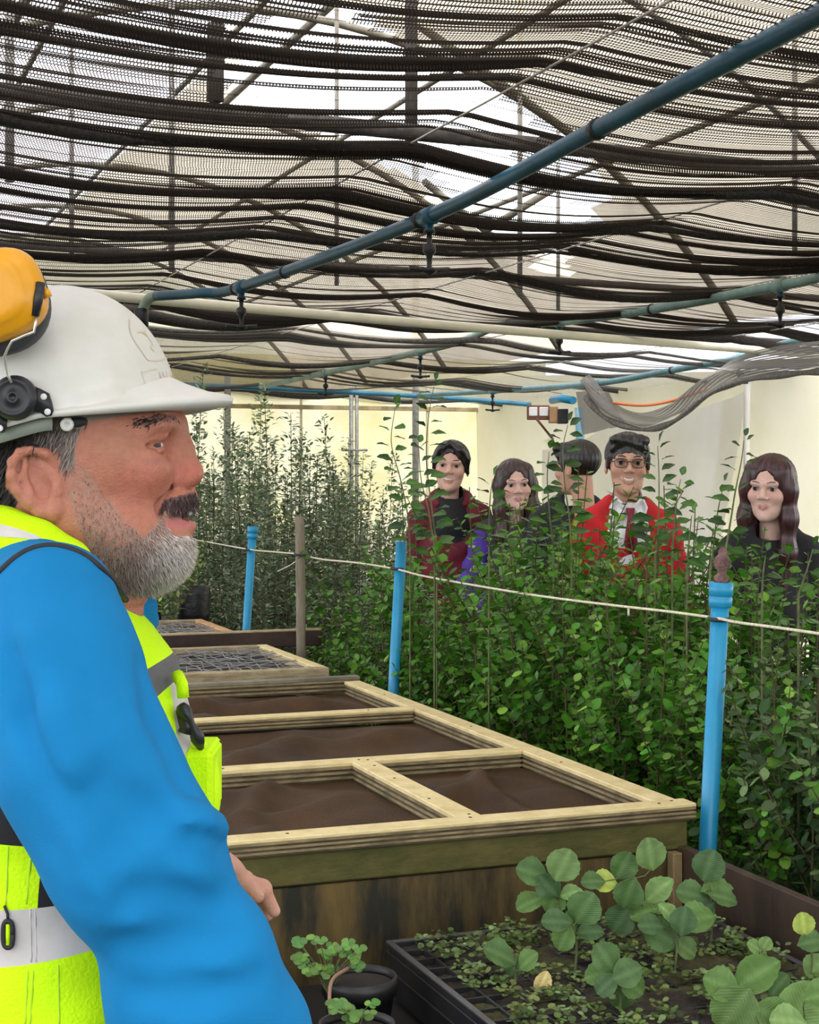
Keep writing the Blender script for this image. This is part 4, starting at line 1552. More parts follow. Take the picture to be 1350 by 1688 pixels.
seedling('wide leaved seedling at the tray centre right', 1112, 1600, [
    (1145, 1514, 66, 18, 0.5, g[1], 'seed'), (1092, 1542, 66, 145, 0.7, g[0], 'seed'), (1130, 1562, 44, -30, 0.6, g[3], 'seed'), (1126, 1520, 50, 80, 0.8, g[2], 'seed'), (1102, 1505, 42, 130, 0.6, PG, 'fold'), (1074, 1525, 44, 170, 0.5, g[2], 'seed')])
seedling('seedling in the tray middle with drooping grey leaves', 1022, 1665, [
    (1000, 1580, 56, 120, 0.7, g[0], 'seed'), (988, 1606, 50, 185, 0.5, g[1], 'seed'), (1032, 1605, 54, 30, 0.6, g[0], 'seed'), (1000, 1622, 44, 215, 0.5, g[2], 'seed'), (1024, 1635, 56, 260, 0.8, g[0], 'seed'), (1042, 1624, 46, -35, 0.6, g[1], 'seed')])
seedling('small seedling at the tray left with two leaves', 845, 1625, [
    (826, 1573, 60, 145, 0.4, g[0], 'seed'), (869, 1584, 42, 50, 0.5, g[1], 'seed'), (846, 1592, 36, 250, 0.5, g[2], 'seed')])
seedling('seedling with a round yellow leaf beside the right side panel', 1334, 1620, [
    (1325, 1524, 38, 95, 1.0, YG, 'round'), (1336, 1552, 46, 20, 0.5, g[0], 'seed'), (1344, 1596, 50, 60, 0.6, PG, 'seed')])
seedling('largest leaved seedling at the lower right', 1235, 1735, [
    (1248, 1606, 86, 35, 0.7, g[1], 'fold'), (1192, 1624, 66, 150, 0.6, g[1], 'seed'), (1212, 1664, 84, 235, 0.8, g[3], 'round'), (1272, 1672, 64, -20, 0.7, g[1], 'seed'), (1282, 1625, 48, 60, 0.5, g[0], 'seed')])
seedling('broad pale green seedling in the lower right corner', 1325, 1745, [
    (1322, 1660, 84, 60, 0.9, PG, 'round'), (1300, 1682, 60, 170, 0.6, PG, 'seed'), (1352, 1640, 60, 20, 0.5, g[1], 'seed')])
seedling('small bright weed seedling under the right side panel', 1258, 1592, [(1244, 1560, 26, 140, 0.6, PG, 'round'), (1262, 1556, 24, 60, 0.6, PG, 'round'), (1252, 1574, 24, 200, 0.5, PG, 'round')])

dl = leaf_obj('fallen_leaf', 'seed', M_leaf_seed, thing('fallen_leaf', 'dry yellow-cream fallen leaf standing on the tray soil', 'leaf', W(893, 1640, 2.82)), W(884, 1640, 2.82), Vector((0.45, -0.1, 0.9)), Vector((0.1, -1, 0.2)), 0.045, 0.75, (0.80, 0.62, 0.26))

# moss, liverwort and tiny weeds over the soil
rr = np.random.default_rng(5)
P, D, U, S, T = [], [], [], [], []
zs = ZTR + 0.004
for k in range(300):
    e, d = rr.uniform(te0 + .03, te1 - .015), rr.uniform(td0 + .02, td1 - .02)
    if mn.noise(Vector((e * 9, d * 9, 7))) < -0.25 and rr.random() < .7:
        continue
    c = np.array(E(e, d, zs))
    hgt = rr.uniform(0.004, 0.028)
    base = [(0.14, 0.24, 0.05), (0.09, 0.15, 0.03), (0.19, 0.24, 0.06), (0.22, 0.33, 0.12)][rr.integers(4)]
    for i in range(rr.integers(5, 15)):
        an = rr.uniform(0, 6.28)
        P.append(c + np.array((math.cos(an), math.sin(an), 0)) * rr.uniform(0, .014) + np.array((0, 0, hgt * rr.uniform(.2, 1))))
        D.append((math.cos(an), math.sin(an), rr.uniform(-.1, .7)))
        U.append((rr.normal(0, .3), rr.normal(0, .3) - .2, 1))
        S.append(rr.uniform(.006, .014))
        T.append(np.array(base) * rr.uniform(.35, 1.05))
P, D, U, S, T = map(np.array, (P, D, U, S, T))
V, F, C = leaves_mesh(P, D, U, S, np.full(len(P), 1.1), T, 'round')
w = mesh_np('tray_weeds', V, F, M_leaf_seed, None, True, C)
tag(w, 'tiny weeds and moss growing over the tray soil between the seedlings', 'weeds', kind='stuff')

# --- black pots left of the tray
M_pot = mat('black_pot', (0.016, 0.016, 0.017), 0.45, vary=0.3, scale=20)


def pot(label, x, y, rad, Y, seed):
    c = W(x, y, Y)
    b = c.copy(); b.z = 0.575
    t = thing('plant_pot', label, 'pot', b)
    h = c.z - 0.575
    mb = MB()
    mb.lathe(b, UP, [(0, 0), (0, rad * .78), (h - .03, rad * .97), (h - .03, rad * 1.04), (h, rad * 1.05), (h, rad * .97), (h - .012, rad * .95)], 26)
    mb.build('pot_shell', M_pot, t)
    MB().lathe(b, UP, [(h - .014, rad * .96), (h - .010, rad * .5), (h - .007, 0)], 20).build('potting_soil', M_underneath, t)
    return t, c


t1, c1 = pot('black pot of clover-like weeds between the sleeve and the tray', 592, 1608, 0.066, 2.90, 1)
t2, c2 = pot('black pot in the bottom edge right of the blue sleeve, with few weeds', 588, 1686, 0.060, 2.60, 2)


def clover(label, cx, cy, Y, n, w, h, seed, zb):
    q = np.random.default_rng(seed)
    b = W(cx, cy, Y); b.z = zb
    t = thing('clover_weed', label, 'weed', b)
    mb = MB()
    P, D, U, S = [], [], [], []
    for i in range(n):
        p = W(cx + q.uniform(-w, w), cy + q.uniform(-h, h), Y + q.uniform(-.03, .03))
        mb.tube([b, b.lerp(p, .5) + Vector((0, 0, .012)), p], .0009, 4, False)
        for k in range(3):
            an = k * 2.09 + q.uniform(0, 1)
            P.append(np.array(p)); D.append((math.cos(an), math.sin(an) * .8 - .1, math.sin(an) * .45)); U.append((q.normal(0, .2), -.55, 1)); S.append(q.uniform(.011, .017))
    mb.build('stalks', M_stem_green, t)
    P, D, U, S = map(np.array, (P, D, U, S))
    V, F, C = leaves_mesh(P, D, U, S, np.full(len(P), 1.25), tints(len(P), (0.13, 0.27, 0.06), .2, q), 'round')
    mesh_np('leaflets', V, F, M_leaf_seed, t, True, C)['kind'] = 'stuff'


clover('clump of clover-like leaves spilling over the black pot beside the sleeve', 540, 1578, 2.86, 30, 52, 30, 1, c1.z - .02)
clover('few small leaves growing at the bottom edge right of the blue sleeve', 590, 1668, 2.62, 10, 40, 16, 2, c2.z - .02)
tag(MB().tube(spline([W(547, 1690, 2.66), W(543, 1650, 2.68), W(548, 1615, 2.75), W(575, 1595, 2.85)], 14), 0.0032, 6).build('dry_twig', mat('dry_twig', (0.30, 0.17, 0.12), .8)),
    'thin dry reddish twig leaning on the black pot beside the sleeve', 'twig')
# ================================================================== SIGNED-DISTANCE SCULPTING
class Field:
    def __init__(self, lo, hi, h):
        self.lo = np.array(lo, np.float32)
        self.h = h
        n = np.ceil((np.array(hi) - np.array(lo)) / h).astype(int) + 1
        self.n = n
        self.F = np.full(tuple(n), 1.0, np.float32)
        self.ax = [self.lo[i] + np.arange(n[i], dtype=np.float32) * h for i in range(3)]

    def _sl(self, lo, hi):
        a = np.floor((np.array(lo) - self.lo) / self.h).astype(int)
        b = np.ceil((np.array(hi) - self.lo) / self.h).astype(int) + 1
        a = np.clip(a, 0, self.n)
        b = np.clip(b, 0, self.n)
        if (b <= a).any():
            return None, None
        s = tuple(slice(a[i], b[i]) for i in range(3))
        X = self.ax[0][s[0]][:, None, None]
        Y = self.ax[1][s[1]][None, :, None]
        Z = self.ax[2][s[2]][None, None, :]
        return s, (X, Y, Z)

    def _apply(self, lo, hi, fn, k, op):
        m = k + 4 * self.h
        s, P = self._sl(np.array(lo) - m, np.array(hi) + m)
        if s is None:
            return
        d = fn(*P).astype(np.float32)
        f = self.F[s]
        if op == 'sub':
            d = -d
        if k > 0:
            hh = np.maximum(k - np.abs(f - d), 0) / k
            q = hh * hh * k * 0.25
        else:
            q = 0
        self.F[s] = np.minimum(f, d) - q if op == 'add' else np.maximum(f, d) + q

    def ell(self, c, r, k=0.01, op='add', R=None):
        c = np.array(c, float); r = np.array(r, float)
        Ri = None if R is None else np.array(R).T     # world to local

        def fn(X, Y, Z):
            x, y, z = X - c[0], Y - c[1], Z - c[2]
            if Ri is not None:
                x, y, z = (Ri[0, 0] * x + Ri[0, 1] * y + Ri[0, 2] * z, Ri[1, 0] * x + Ri[1, 1] * y + Ri[1, 2] * z, Ri[2, 0] * x + Ri[2, 1] * y + Ri[2, 2] * z)
            k0 = np.sqrt((x / r[0]) ** 2 + (y / r[1]) ** 2 + (z / r[2]) ** 2)
            k1 = np.sqrt((x / r[0] ** 2) ** 2 + (y / r[1] ** 2) ** 2 + (z / r[2] ** 2) ** 2) + 1e-9
            return k0 * (k0 - 1) / k1
        m = np.full(3, r.max()) if R is not None else r
        self._apply(c - m, c + m, fn, k, op)
        return self

    def cap(self, a, b, ra, rb=None, k=0.01, op='add', sq=None):
        a = np.array(a, float); b = np.array(b, float)
        rb = ra if rb is None else rb
        ba = b - a
        L = max(float(ba @ ba), 1e-12)

        def fn(X, Y, Z):
            x, y, z = X - a[0], Y - a[1], Z - a[2]
            t = np.clip((x * ba[0] + y * ba[1] + z * ba[2]) / L, 0, 1)
            return np.sqrt((x - t * ba[0]) ** 2 + (y - t * ba[1]) ** 2 + (z - t * ba[2]) ** 2) - (ra + (rb - ra) * t)
        m = max(ra, rb)
        self._apply(np.minimum(a, b) - m, np.maximum(a, b) + m, fn, k, op)
        return self

    def chain(self, pts, k=0.01, op='add'):
        for (p, ra), (q, rb) in zip(pts[:-1], pts[1:]):
            self.cap(p, q, ra, rb, k, op)
        return self

    def cut(self, p, n, k=0.0):
        """keep what lies behind the plane through p with outward normal n"""
        p = np.array(p, float); n = np.array(n, float) / np.linalg.norm(n)
        d = ((self.ax[0] - p[0]) * n[0])[:, None, None] + ((self.ax[1] - p[1]) * n[1])[None, :, None] + ((self.ax[2] - p[2]) * n[2])[None, None, :]
        d = d.astype(np.float32)
        if k > 0:
            hh = np.maximum(k - np.abs(self.F - d), 0) / k
            self.F = np.maximum(self.F, d) + hh * hh * k * 0.25
        else:
            self.F = np.maximum(self.F, d)
        return self

    def disp(self, fn, band=0.03):
        m = np.abs(self.F) < band
        i = np.nonzero(m)
        self.F[m] += fn(self.ax[0][i[0]], self.ax[1][i[1]], self.ax[2][i[2]]).astype(np.float32)
        return self

    def sample(self, p):
        q = (np.array(p) - self.lo) / self.h
        i = np.floor(q).astype(int)
        if (i < 0).any() or (i >= self.n - 1).any():
            return 1.0
        f = q - i
        c = self.F[i[0]:i[0] + 2, i[1]:i[1] + 2, i[2]:i[2] + 2]
        c = c[0] * (1 - f[0]) + c[1] * f[0]
        c = c[0] * (1 - f[1]) + c[1] * f[1]
        return float(c[0] * (1 - f[2]) + c[1] * f[2])

    def probe(self, px, py, y0, y1, step=0.002):
        """first surface along the line of sight through a photograph point"""
        y = y0
        while y < y1:
            p = W(px, py, y)
            if self.sample(p) < 0:
                return p
            y += step
        return W(px, py, (y0 + y1) / 2)

    def mesh(self):
        F = self.F
        S = F < 0
        nx, ny, nz = F.shape
        cnt = np.zeros((nx - 1, ny - 1, nz - 1), np.int8)
        for i in (0, 1):
            for j in (0, 1):
                for k in (0, 1):
                    cnt += S[i:nx - 1 + i, j:ny - 1 + j, k:nz - 1 + k]
        m = (cnt > 0) & (cnt < 8)
        I = np.argwhere(m)
        ids = np.full(m.shape, -1, np.int64)
        ids[m] = np.arange(len(I))
        acc = np.zeros((len(I), 3)); w = np.zeros(len(I))
        cor = [(i, j, k) for i in (0, 1) for j in (0, 1) for k in (0, 1)]
        for a in cor:
            for ax in range(3):
                if a[ax]:
                    continue
                b = list(a); b[ax] = 1
                fa = F[I[:, 0] + a[0], I[:, 1] + a[1], I[:, 2] + a[2]]
                fb = F[I[:, 0] + b[0], I[:, 1] + b[1], I[:, 2] + b[2]]
                x = (fa < 0) != (fb < 0)
                t = np.where(x, fa / (fa - fb + 1e-20), 0)
                p = np.tile(np.array(a, float), (len(I), 1))
                p[:, ax] = t
                acc[x] += p[x]; w[x] += 1
        V = self.lo + (I + acc / np.maximum(w, 1)[:, None]) * self.h
        Q = []
        for ax in range(3):
            o = [0, 1, 2]; o.remove(ax)
            A = [slice(None)] * 3; B = [slice(None)] * 3
            A[ax] = slice(0, -1); B[ax] = slice(1, None)
            for q in o:
                A[q] = slice(1, -1); B[q] = slice(1, -1)
            sa, sb = S[tuple(A)], S[tuple(B)]
            for flip in (False, True):
                mm = (sa & ~sb) if not flip else (~sa & sb)
                e = np.argwhere(mm)
                if not len(e):
                    continue
                e = e.copy()
                for q in o:
                    e[:, q] += 1
                def cid(d1, d2):
                    z = e.copy(); z[:, o[0]] -= d1; z[:, o[1]] -= d2
                    return ids[z[:, 0], z[:, 1], z[:, 2]]
                q4 = np.stack([cid(1, 1), cid(0, 1), cid(0, 0), cid(1, 0)], 1)
                if flip != (ax == 1):
                    q4 = q4[:, ::-1]
                Q.append(q4)
        Q = np.concatenate(Q) if Q else np.zeros((0, 4), int)
        Q = Q[(Q >= 0).all(1)]
        return V, Q


def rot_m(rx=0, ry=0, rz=0):
    return np.array((Matrix.Rotation(rz, 3, 'Z') @ Matrix.Rotation(ry, 3, 'Y') @ Matrix.Rotation(rx, 3, 'X')))


def mixc(c, c2, w):
    w = np.clip(w, 0, 1)[:, None]
    return c * (1 - w) + np.array(c2)[None, :] * w


def bump1(V, c, r):
    """soft mask, 1 at c, 0 beyond radius r (r may be per axis)"""
    d = np.linalg.norm((V - np.array(c)) / np.array(r), axis=1)
    return np.clip(1.4 - 1.4 * d, 0, 1)


M_skin = mat('skin', (1, 1, 1), 0.48, attr='Col', sss=0.10, spec=0.4, bump=0.22, bump_scale=420)
M_eyew = mat('eye_white', (0.55, 0.50, 0.46), 0.25)
M_iris = mat('eye_dark', (0.016, 0.010, 0.007), 0.4)
M_teeth = mat('teeth', (0.82, 0.78, 0.70), 0.25)
M_hairb = mat('black_hair', (0.012, 0.010, 0.010), 0.38, vary=0.5, scale=60, stretch=(1, 1, 0.15), spec=0.7)
M_hairbr = mat('brown_hair', (0.045, 0.022, 0.018), 0.38, vary=0.6, scale=70, stretch=(1, 1, 0.1), spec=0.7)
M_hairred = mat('dark_red_hair', (0.050, 0.010, 0.013), 0.35, vary=0.6, scale=70, stretch=(1, 1, 0.1), spec=0.7)


# ================================================================== STUDENTS BEHIND THE HEDGE
def student(label, px, py, Y, head_px, yaw, pitch, roll, skin, hair, hair_mat, smile, clothes, female=False, seed=1, glasses=False):
    """px, py: middle of the head in the photograph; head_px: crown to chin"""
    s = head_px / FPX * Y / 0.228
    c = np.array(W(px, py, Y))
    Rh = rot_m(pitch, roll, yaw)
    root = thing('person', label, 'person', Vector((c[0], c[1], 0)))
    h = 0.0030

    def put(name, V, Q, m, parent, col=None, head=True, pivot=None):
        V = np.asarray(V, float)
        if head:
            V = V @ Rh.T
        else:
            V = V + np.array((0, 0, .048))
        V = V * s + c
        return mesh_np(name, V, Q, m, parent, True, col)
    # ---- head and neck in one field, facing -Y
    f = Field((-.10, -.13, -.25), (.10, .13, .135), h)
    f.ell((0, .012, .035), (.074, .092, .080), .01)
    f.ell((0, -.028, -.02), (.063, .058, .085), .02)
    jw = .042 if female else .050
    f.ell((0, -.042, -.078), (jw, .040, .033), .025)
    f.ell((0, -.072, -.096), (.018, .018, .014), .02)
    for sx in (-1, 1):
        f.ell((sx * .038, -.060, -.022), (.024, .022, .020), .02)
        f.ell((sx * .031, -.092, .008), (.017, .013, .010), .012, 'sub')
        f.ell((sx * .077, .008, -.005), (.008, .017, .031), .006)
        f.ell((sx * .083, .003, -.002), (.005, .009, .017), .006, 'sub')
        f.ell((sx * .013, -.094, -.026), (.0085, .009, .007), .006)
    f.chain([((-.042, -.078, .024), .009), ((0, -.086, .022), .010), ((.042, -.078, .024), .009)], .012)
    f.chain([((0, -.084, .018), .007), ((0, -.097, -.010), .008), ((0, -.103, -.022), .0095)], .008)
    w = .029 if smile else .022
    up = .009 if smile else .006
    f.chain([((-w, -.076, -.057 + up), .0035), ((-.009, -.086, -.053), .0046), ((0, -.087, -.054), .0042), ((.009, -.086, -.053), .0046), ((w, -.076, -.057 + up), .0035)], .005)
    lo = -.069 if smile else -.063
    f.chain([((-w, -.076, -.058 + up), .004), ((0, -.0855, lo), .0054), ((w, -.076, -.058 + up), .004)], .004)
    if smile:
        f.chain([((-w * .9, -.082, -.057 + up), .003), ((0, -.094, -.060), .0055 if smile < 2 else .009), ((w * .9, -.082, -.057 + up), .003)], .003, 'sub')
        for sx in (-1, 1):
            f.chain([((sx * .020, -.093, -.028), .002), ((sx * .034, -.082, -.048), .0025)], .006, 'sub')
    f.cap((0, .026, -.06), (0, .034, -.24), .042 if female else .047, None, .022)
    V, Q = f.mesh()
    col = np.tile(np.array(skin), (len(V), 1))
    k = np.array(skin)
    lip = np.array((k[0] * .86, k[1] * .60, k[2] * .62))
    for x0 in (-.012, 0, .012):
        col = mixc(col, lip, bump1(V, (x0, -.088, -.054 + (.002 if x0 else 0)), (.013, .014, .007)))
        col = mixc(col, lip, bump1(V, (x0, -.086, lo), (.012, .014, .008)))
    if smile:
        col = mixc(col, (.10, .02, .02), bump1(V, (0, -.080, -.060), (.026, .010, .012)) * (V[:, 1] > -.086))
    for sx in (-1, 1):
        col = mixc(col, k * np.array((1.05, .80, .80)), .5 * bump1(V, (sx * .040, -.078, -.022), .03))
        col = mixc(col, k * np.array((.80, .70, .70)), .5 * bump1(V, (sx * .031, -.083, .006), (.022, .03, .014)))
    body = put('body', V, Q, M_skin, root, col)
    # eyes, brows, teeth
    for sx in (-1, 1):
        mb = MB()
        mb.lathe((sx * .031, -.0775, .007), (sx * .10, -1, -.05), [(-.011, .001), (-.007, .0085), (0, .0112), (.006, .0092), (.0095, .0055)], 14)
        mv = np.array(mb.v); put('eyeball', mv, mb.f, M_eyew, body)
        mb = MB().lathe((sx * .031, -.0775, .007), (sx * .06, -1, -.10), [(.0088, .0072), (.0104, .006), (.0118, .0)], 12)
        put('iris', np.array(mb.v), mb.f, M_iris, body)
        sq = .006 if smile == 2 else .0035
        mb = MB().tube([(sx * .018, -.087, .010), (sx * .026, -.0905, .0155 - sq), (sx * .034, -.0895, .0155 - sq), (sx * .044, -.081, .009)], [.0006, .0013, .0013, .0006], 6)
        put('eyelash', np.array(mb.v), mb.f, M_hairb, body)
        mb = MB().tube([(sx * .013, -.0935, .026), (sx * .026, -.0935, .031), (sx * .038, -.088, .031), (sx * .048, -.079, .026)], [.0009, .0017, .0016, .0007] if female else [.0014, .0024, .0022, .0010], 6)
        put('eyebrow', np.array(mb.v), mb.f, hair_mat, body)
    if smile:
        mb = MB().tube([(-.017, -.0815, -.054 + .003), (-.008, -.0858, -.0565), (0, -.0868, -.057), (.008, -.0858, -.0565), (.017, -.0815, -.054 + .003)], [.0030, .0050, .0054, .0050, .0030], 8)
        put('teeth', np.array(mb.v), mb.f, M_teeth, body)
    if glasses:
        g = []
        for sx in (-1, 1):
            ring = [(sx * .031 + .023 * math.copysign(abs(math.cos(a)) ** .7, math.cos(a)), -.099 - .004 * math.cos(a) * sx * -1, .004 + .0165 * math.copysign(abs(math.sin(a)) ** .8, math.sin(a))) for a in np.linspace(0, 2 * math.pi, 25)]
            mb = MB().tube(ring, .0016, 6)
            mb.tube([(sx * .053, -.096, .010), (sx * .070, -.06, .010), (sx * .080, .0, .006)], .0015, 6)
            g.append(mb)
        mb = MB().tube([(-.009, -.101, .007), (0, -.104, .010), (.009, -.101, .007)], .0016, 6)
        for q in g:
            mb.add(q.v, q.f)
        gl = put('eyeglasses', np.array(mb.v), mb.f, mat('dark_frames', (.03, .012, .015), .3), root)
        glass = bpy.data.materials.new('lens_glass'); glass.use_nodes = True
        p = glass.node_tree.nodes['Principled BSDF']
        p.inputs['Transmission Weight'].default_value = 1.0; p.inputs['Roughness'].default_value = 0.02; p.inputs['IOR'].default_value = 1.02
        for sx in (-1, 1):
            mb = MB().lathe((sx * .031, -.0985, .004), (0, -1, 0), [(0, .0), (0, .0185), (.001, .0185), (.001, 0)], 18)
            put('lens', np.array(mb.v), mb.f, glass, gl)
    # ---- hair
    hl, hz = (.125, -.42) if hair == 'long' else (.115, -.20)
    f = Field((-.125, -.14, hz), (.125, .16, .14), .0036)
    f.ell((0, .018, .040), (.084, .101, .087), .0)
    if hair == 'long':
        for sx in (-1, 1):
            f.chain([((sx * .055, -.035, .07), .026), ((sx * .070, -.022, .0), .027), ((sx * .075, -.022, -.10), .027), ((sx * .077, -.032, -.22), .026), ((sx * .070, -.048, -.36), .016)], .04)
        f.ell((0, .060, -.12), (.085, .042, .20), .03)
        f.ell((0, -.125, -.035), (.052, .09, .108), .010, 'sub')
        f.ell((0, -.11, .03), (.040, .05, .055), .012, 'sub')
        f.cap((0, -.10, -.10), (0, -.08, -.40), .045, .05, .01, 'sub')
        f.cap((0, -.12, .118), (0, .06, .134), .004, .003, .006, 'sub')
    elif hair == 'short':
        f.ell((0, -.130, -.025), (.075, .082, .082), .006, 'sub')
        f.cut((0, 0, -.045), (0, -.75, -1), .01)
        f.ell((-.030, -.056, .092), (.044, .036, .022), .02)
        f.ell((.034, -.052, .090), (.042, .036, .024), .02)
        f.chain([((-.028, -.078, .083), .011), ((-.062, -.055, .056), .010)], .01)
        f.chain([((-.010, -.080, .086), .010), ((.030, -.080, .074), .011), ((.064, -.052, .055), .010)], .01)
        f.ell((0, -.10, .0), (.062, .035, .042), .008, 'sub')
        for sx in (-1, 1):
            f.cap((sx * .074, -.028, .03), (sx * .075, -.026, -.012), .008, .005, .01)
    else:   # tied back with a parted fringe
        f.ell((0, -.125, -.022), (.066, .087, .102), .006, 'sub')
        f.cut((0, 0, -.075), (0, -.35, -1), .012)
        f.chain([((-.004, -.070, .106), .010), ((-.042, -.074, .080), .012), ((-.068, -.048, .040), .012), ((-.075, -.025, -.005), .008)], .014)
        f.chain([((-.004, -.070, .106), .012), ((.042, -.078, .078), .018), ((.070, -.048, .042), .016), ((.078, -.022, -.02), .009)], .014)
    q1, q2 = seed * 1.3, seed * 2.1
    f.disp(lambda x, y, z: .0012 * np.sin(26 * np.arctan2(x, .03 - y) + q1 + 2 * z) + .0008 * np.sin(61 * np.arctan2(x, .03 - y) + q2), .02)
    V, Q = f.mesh()
    put('hair', V, Q, hair_mat, root)
    # ---- clothes, built upright under the head
    hz0 = -c[2] / s - .048          # floor in head units
    f = Field((-.36, -.22, -.98), (.36, .26, -.13), .0085)
    sh = .128 if female else .142
    f.ell((0, .035, -.44), (.142 if female else .155, .105, .24), .03)
    f.ell((0, .035, -.80), (.155, .108, .15), .06)
    f.chain([((-sh, .035, -.275), .056), ((0, .04, -.245), .062), ((sh, .035, -.275), .056)], .03)
    f.chain([((-.055, .03, -.20), .040), ((-.12, .035, -.255), .045)], .03)
    f.chain([((.055, .03, -.20), .040), ((.12, .035, -.255), .045)], .03)
    ar = clothes.get('arm')
    for sx in (-1, 1):
        el = (sx * (sh + .065), .04, -.56)
        wr_ = (sx * (sh + .02), -.10, -.76)
        if ar and ar[0] == sx:
            continue
        f.chain([((sx * (sh + .012), .035, -.29), .054), (el, .046), (wr_, .036)], .02)
    f.cap((0, -.02, -.14), (0, .03, -.20), .054, .058, .012, 'sub')
    if clothes.get('v'):
        f.chain([((0, -.085, -.35), .010), ((0, -.06, -.20), .044)], .01, 'sub')
    f.disp(lambda x, y, z: .004 * np.sin(38 * z + 14 * x + q1) * np.sin(17 * x + 9 * y + q2) + .003 * np.sin(60 * z - 40 * x), .03)
    V, Q = f.mesh()
    jk = put(clothes['name'], V, Q, clothes['mat'], root, None, False)
    if clothes.get('label'):
        jk['label'] = clothes['label']
    if ar:
        sx = ar[0]
        f = Field((min(0, sx * .42), -.24, -.86), (max(0, sx * .42), .14, -.2), .007)
        f.chain([((sx * (sh + .012), .03, -.29), .055), ((sx * (sh + .085), -.02, -.50), .050), ((sx * (sh - .01), -.15, -.66), .040)], .02)
        f.disp(lambda x, y, z: .005 * np.sin(70 * z + 20 * x), .03)
        V, Q = f.mesh()
        put('sleeve', V, Q, ar[1], root, None, False)['label'] = ar[2]
    # collar roll, hood or shirt
    ring = [(.062 * math.cos(a), .022 + .058 * math.sin(a) - .01, -.188 + .022 * math.sin(a)) for a in np.linspace(0, 2 * math.pi, 29)]
    if clothes.get('hood'):
        ring = [(.080 * math.cos(a), .030 + .070 * math.sin(a), -.190 + .030 * math.sin(a)) for a in np.linspace(-.9, math.pi + .9, 25)]
        mb = MB().tube(ring, [.014 + .016 * math.sin(math.pi * i / 24) for i in range(25)], 10)
        put('hood', np.array(mb.v), mb.f, clothes['hood'], root, None, False)
    if clothes.get('shirt'):
        f = Field((-.13, -.13, -.44), (.13, .12, -.13), .006)
        f.ell((0, .035, -.40), (.120, .101, .215), .0)
        f.cap((0, .0, -.30), (0, .022, -.165), .085, .060, .02)
        f.cap((0, -.02, -.12), (0, .03, -.21), .052, .056, .004, 'sub')
        f.cut((0, 0, -.42), (0, 0, -1))
        V, Q = f.mesh()
        put('shirt', V, Q, clothes['shirt'], root, None, False)
    if clothes.get('tie'):
        white, tie = clothes['shirt'], clothes['tie']
        for sx in (-1, 1):
            v = [(sx * .004, -.072, -.205), (sx * .050, -.052, -.160), (sx * .072, -.034, -.205), (sx * .044, -.092, -.268)]
            vb = [(x, y + .006, z) for x, y, z in v]
            put('collar', np.array(v + vb), [(0, 1, 2, 3), (7, 6, 5, 4), (0, 3, 7, 4), (1, 0, 4, 5), (2, 1, 5, 6), (3, 2, 6, 7)], white, root, None, False)
        v = [(-.016, -.088, -.205), (.016, -.088, -.205), (.010, -.094, -.238), (.026, -.104, -.34), (0, -.110, -.375), (-.026, -.104, -.34), (-.010, -.094, -.238)]
        vb = [(x, y + .012, z) for x, y, z in v]
        n = len(v)
        put('necktie', np.array(v + vb), [tuple(range(n))[::-1], tuple(range(n, 2 * n))] + [(i, (i + 1) % n, n + (i + 1) % n, n + i) for i in range(n)], tie, root, None, False)
    if clothes.get('badge'):
        bx, bz = clothes['badge']
        mb = MB().box((bx - .028, -.098, bz), (.056, 0, 0), (0, .012, 0), (0, 0, .038), .002)
        put('name_badge', np.array(mb.v), mb.f, M_whitep, root, None, False)
    # trousers and shoes, hidden by the hedge
    f = Field((-.22, -.16, hz0), (.22, .2, -.80), .012)
    for sx in (-1, 1):
        f.chain([((sx * .085, .035, -.88), .088), ((sx * .092, .03, -1.16 - (.0)), .062), ((sx * .095, .04, hz0 + .07), .050)], .02)
    f.ell((0, .035, -.88), (.15, .10, .09), .03)
    f.cut((0, 0, hz0 + .03), (0, 0, -1))
    V, Q = f.mesh()
    put('trousers', V, Q, clothes.get('legs', M_black), root, None, False)
    for sx in (-1, 1):
        f = Field((sx * .095 - .06, -.17, hz0 - .005), (sx * .095 + .06, .12, hz0 + .12), .009)
        f.chain([((sx * .095, .045, hz0 + .055), .048), ((sx * .10, -.11, hz0 + .040), .036)], .02)
        f.cut((0, 0, hz0 + .004), (0, 0, -1))
        V, Q = f.mesh()
        put('shoe', V, Q, M_black, root, None, False)
    # hands at the sleeve ends: palm, four fingers, thumb
    for sx in (-1, 1):
        if ar and ar[0] == sx:
            wx, wy, wz = sx * (sh - .01), -.15, -.66
        else:
            wx, wy, wz = sx * (sh + .02), -.10, -.76
        f = Field((wx - .09, wy - .15, wz - .15), (wx + .09, wy + .06, wz + .06), .0045)
        f.cap((wx, wy, wz), (wx - sx * .006, wy - .035, wz - .03), .026, .030, .01)
        for q in range(4):
            o = (q - 1.5) * .017
            L = (.9, 1.0, .95, .75)[q]
            p0 = np.array((wx - sx * .008 + o * .5, wy - .055 + abs(o) * .2, wz - .045 + o * .85))
            p1 = p0 + np.array((-sx * .006, -.030 * L, -.012))
            p2 = p1 + np.array((-sx * .014, -.022 * L, -.020))
            f.chain([(p0, .0095), (p1, .0085), (p2, .0075)], .003)
        f.chain([((wx - sx * .008, wy - .02, wz - .0), .011), ((wx - sx * .034, wy - .045, wz + .006), .010), ((wx - sx * .040, wy - .070, wz - .002), .008)], .006)
        V, Q = f.mesh()
        put('hand', V, Q, M_skin, root, np.tile(np.array(skin), (len(V), 1)), False)
    return root


def cloth(name, c, **k):
    k.setdefault('rough', .85)
    k.setdefault('bump', .3)
    k.setdefault('bump_scale', 120)
    return mat(name, c, **k)


